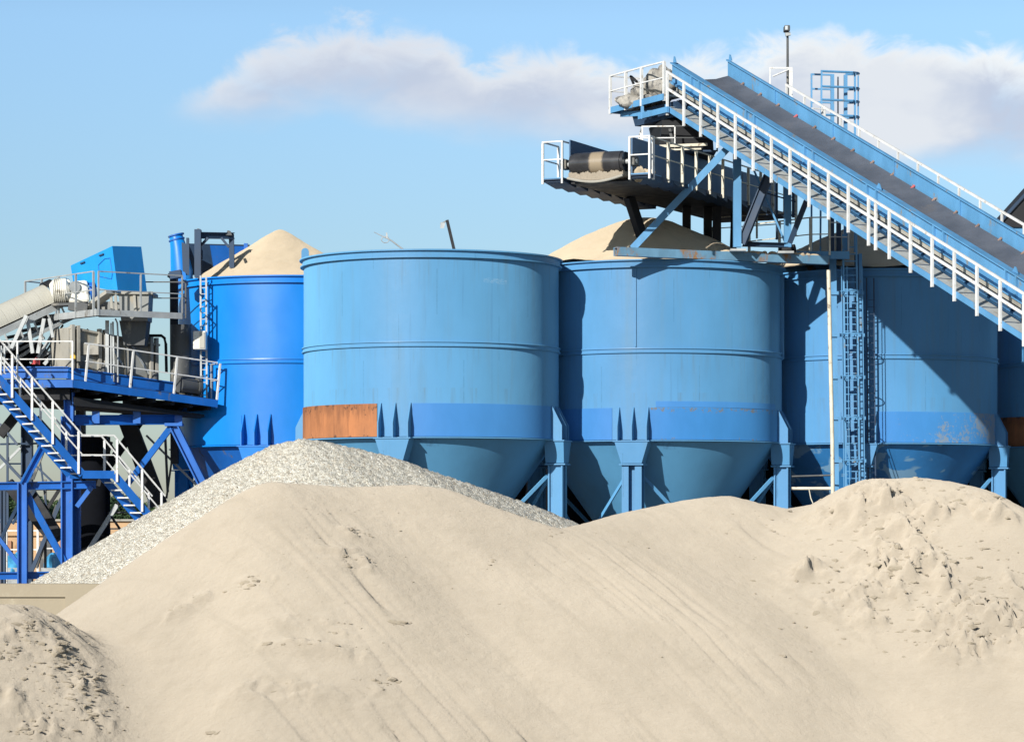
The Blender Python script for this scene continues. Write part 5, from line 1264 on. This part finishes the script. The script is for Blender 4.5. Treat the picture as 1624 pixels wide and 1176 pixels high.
MB().tube([W(284, 610, 106.3), W(310, 613, 107.0)], .30, 18).build('motor', M['greydk'], t, True)
MB().tube([W(310, 613, 107.0), W(314, 613.5, 107.1)], .36, 18).build('fan_cover', M['greydk'], t, True)
MB().bar(W(284, 619, 106.3), W(312, 622, 107.0), .5, .14).build('base', M['black'], t)
# back to plain distances
W, SX = W0, SX0

# ---------------------------------------------------------------- beyond the tower: railings, sheds, skips, trees
t = thing('long_low_building', (SX(100, 170), 172, 0), 'long low tan building with brick bays behind the blue tower', 'building')
bz = W(0, 826, 170).z; bx0, bx1 = SX(-140, 170), SX(330, 170)
MB().box((bx0, 170, bz - .85), (bx1, 182, bz)).build('fascia', M['tan'], t)
MB().box((bx0, 170.2, 0), (bx1, 181.8, bz - .86)).build('wall', M['tan'], t)
for i in range(15):
    x = bx0 + .6 + i * 1.15
    MB().box((x, 170.05, .2), (x + .62, 170.19, bz - 1.15)).build('bay', M['brick'] if i % 3 else M['greydk'], t)
MB().box((bx0 - .2, 169.8, bz + .003), (bx1 + .2, 182.2, bz + .12)).build('roof_edge', M['greige'], t)
for (x_, wd_, lb_) in ((5, 30, 'blue tarpaulin covered skip at the left edge below the tan building'), (66, 26, 'blue tarpaulin covered skip between the tower legs')):
    t = thing('skip', (SX(x_ + 10, 140), 141, 0), lb_, 'skip', 'blue covered skips')
    z0, z1 = 0.3, W(0, 880, 140).z
    xa, xb = SX(x_, 140), SX(x_ + wd_, 140)
    MB().hexa([(xa + .15, 140, .1), (xb - .15, 140, .1), (xb - .15, 142, .1), (xa + .15, 142, .1)], [(xa, 139.8, z1 - .6), (xb, 139.8, z1 - .6), (xb, 142.2, z1 - .6), (xa, 142.2, z1 - .6)]).build('skip_body', M['galv'], t)
    mb = MB(); lump(mb, ((xa + xb) / 2, 141, z1 - .55), (xb - xa) / 2 * 1.05, 1.2, .6, 40 + x_); mb.build('tarpaulin', M['teal'], t, True)
t = thing('yard_railing', W(60, 930, 122), 'white post and rail barrier on the ground behind the tower legs', 'railing')
zr = W(0, 838, 108).z
for (x0_, x1_, D_) in ((-40, 60, 122), (60, 230, 123)):
    railing(t, [(SX(x0_, D_), D_, 2.0), (SX(x1_, D_), D_, 2.0)], W(0, 841, D_).z - 2.0 if x0_ < 0 else W(0, 838, D_).z - 2.0, 1.6, M['white'], .12, .07, 2.0, mid=True)

def tree(x, y, h, r, label, ml, seed):
    t = thing('tree', (x, y, 0), label, 'tree', 'trees behind the tan building')
    rr = random.Random(seed)
    tr = MB().tube([(x, y, 0), (x + .1, y, h * .35), (x - .1, y + .1, h * .75)], [.28, .2, .07], 8)
    limbs = []
    for i in range(6):
        a = rr.uniform(0, 6.28); z = h * rr.uniform(.3, .6); e = Vector((x + math.cos(a) * r * .7, y + math.sin(a) * r * .7, z + h * .25))
        tr.tube([(x, y, z), e], [.09, .03], 6); limbs.append(e)
    tr.build('trunk', M['bark'], t, True)
    mb = MB(); cl = [(Vector((x, y, h * .65)), r * .75)] + [(e, r * .45) for e in limbs] + [(Vector((x + rr.uniform(-r, r) * .5, y + rr.uniform(-r, r) * .5, h * rr.uniform(.5, .9))), r * .4) for _ in range(6)]
    for c_, cr in cl:
        for _ in range(260):
            v = Vector((rr.gauss(0, 1), rr.gauss(0, 1), rr.gauss(0, 1))).normalized() * cr * rr.uniform(.55, 1.05); p = c_ + v
            s1 = Vector((rr.gauss(0, 1), rr.gauss(0, 1), rr.gauss(0, 1))).normalized(); s2 = s1.orthogonal().normalized(); q = rr.uniform(.08, .2)
            mb.add([p - s1 * q, p - s2 * q * .6, p + s1 * q, p + s2 * q * .6], [(0, 1, 2, 3)])
    mb.build('crown', ml, t)
for i, (px, top, ml, lb_) in enumerate(((-12, 772, 'leaf', 'leafy tree cut by the left edge above the tan building'), (17, 778, 'leaf2', 'dark leafy tree just left of the first blue column'), (48, 790, 'leaf', 'low leafy tree behind the first blue column'),
                                        (72, 783, 'leaf2', 'dark leafy tree seen between the two blue columns'), (96, 794, 'leaf', 'small leafy tree hidden mostly by the second blue column'), (170, 795, 'leaf', 'light leafy tree right of the black tank'),
                                        (190, 782, 'leaf2', 'round dark tree under the lower stair flight'), (218, 800, 'leaf', 'short leafy tree just above the gravel slope'))):
    Yt = 232 + (i % 3) * 4; p = W(px, top, Yt)
    tree(p.x, Yt, p.z + .4, 1.5, lb_, M[ml], 100 + i)
print('objects', len(bpy.data.objects))
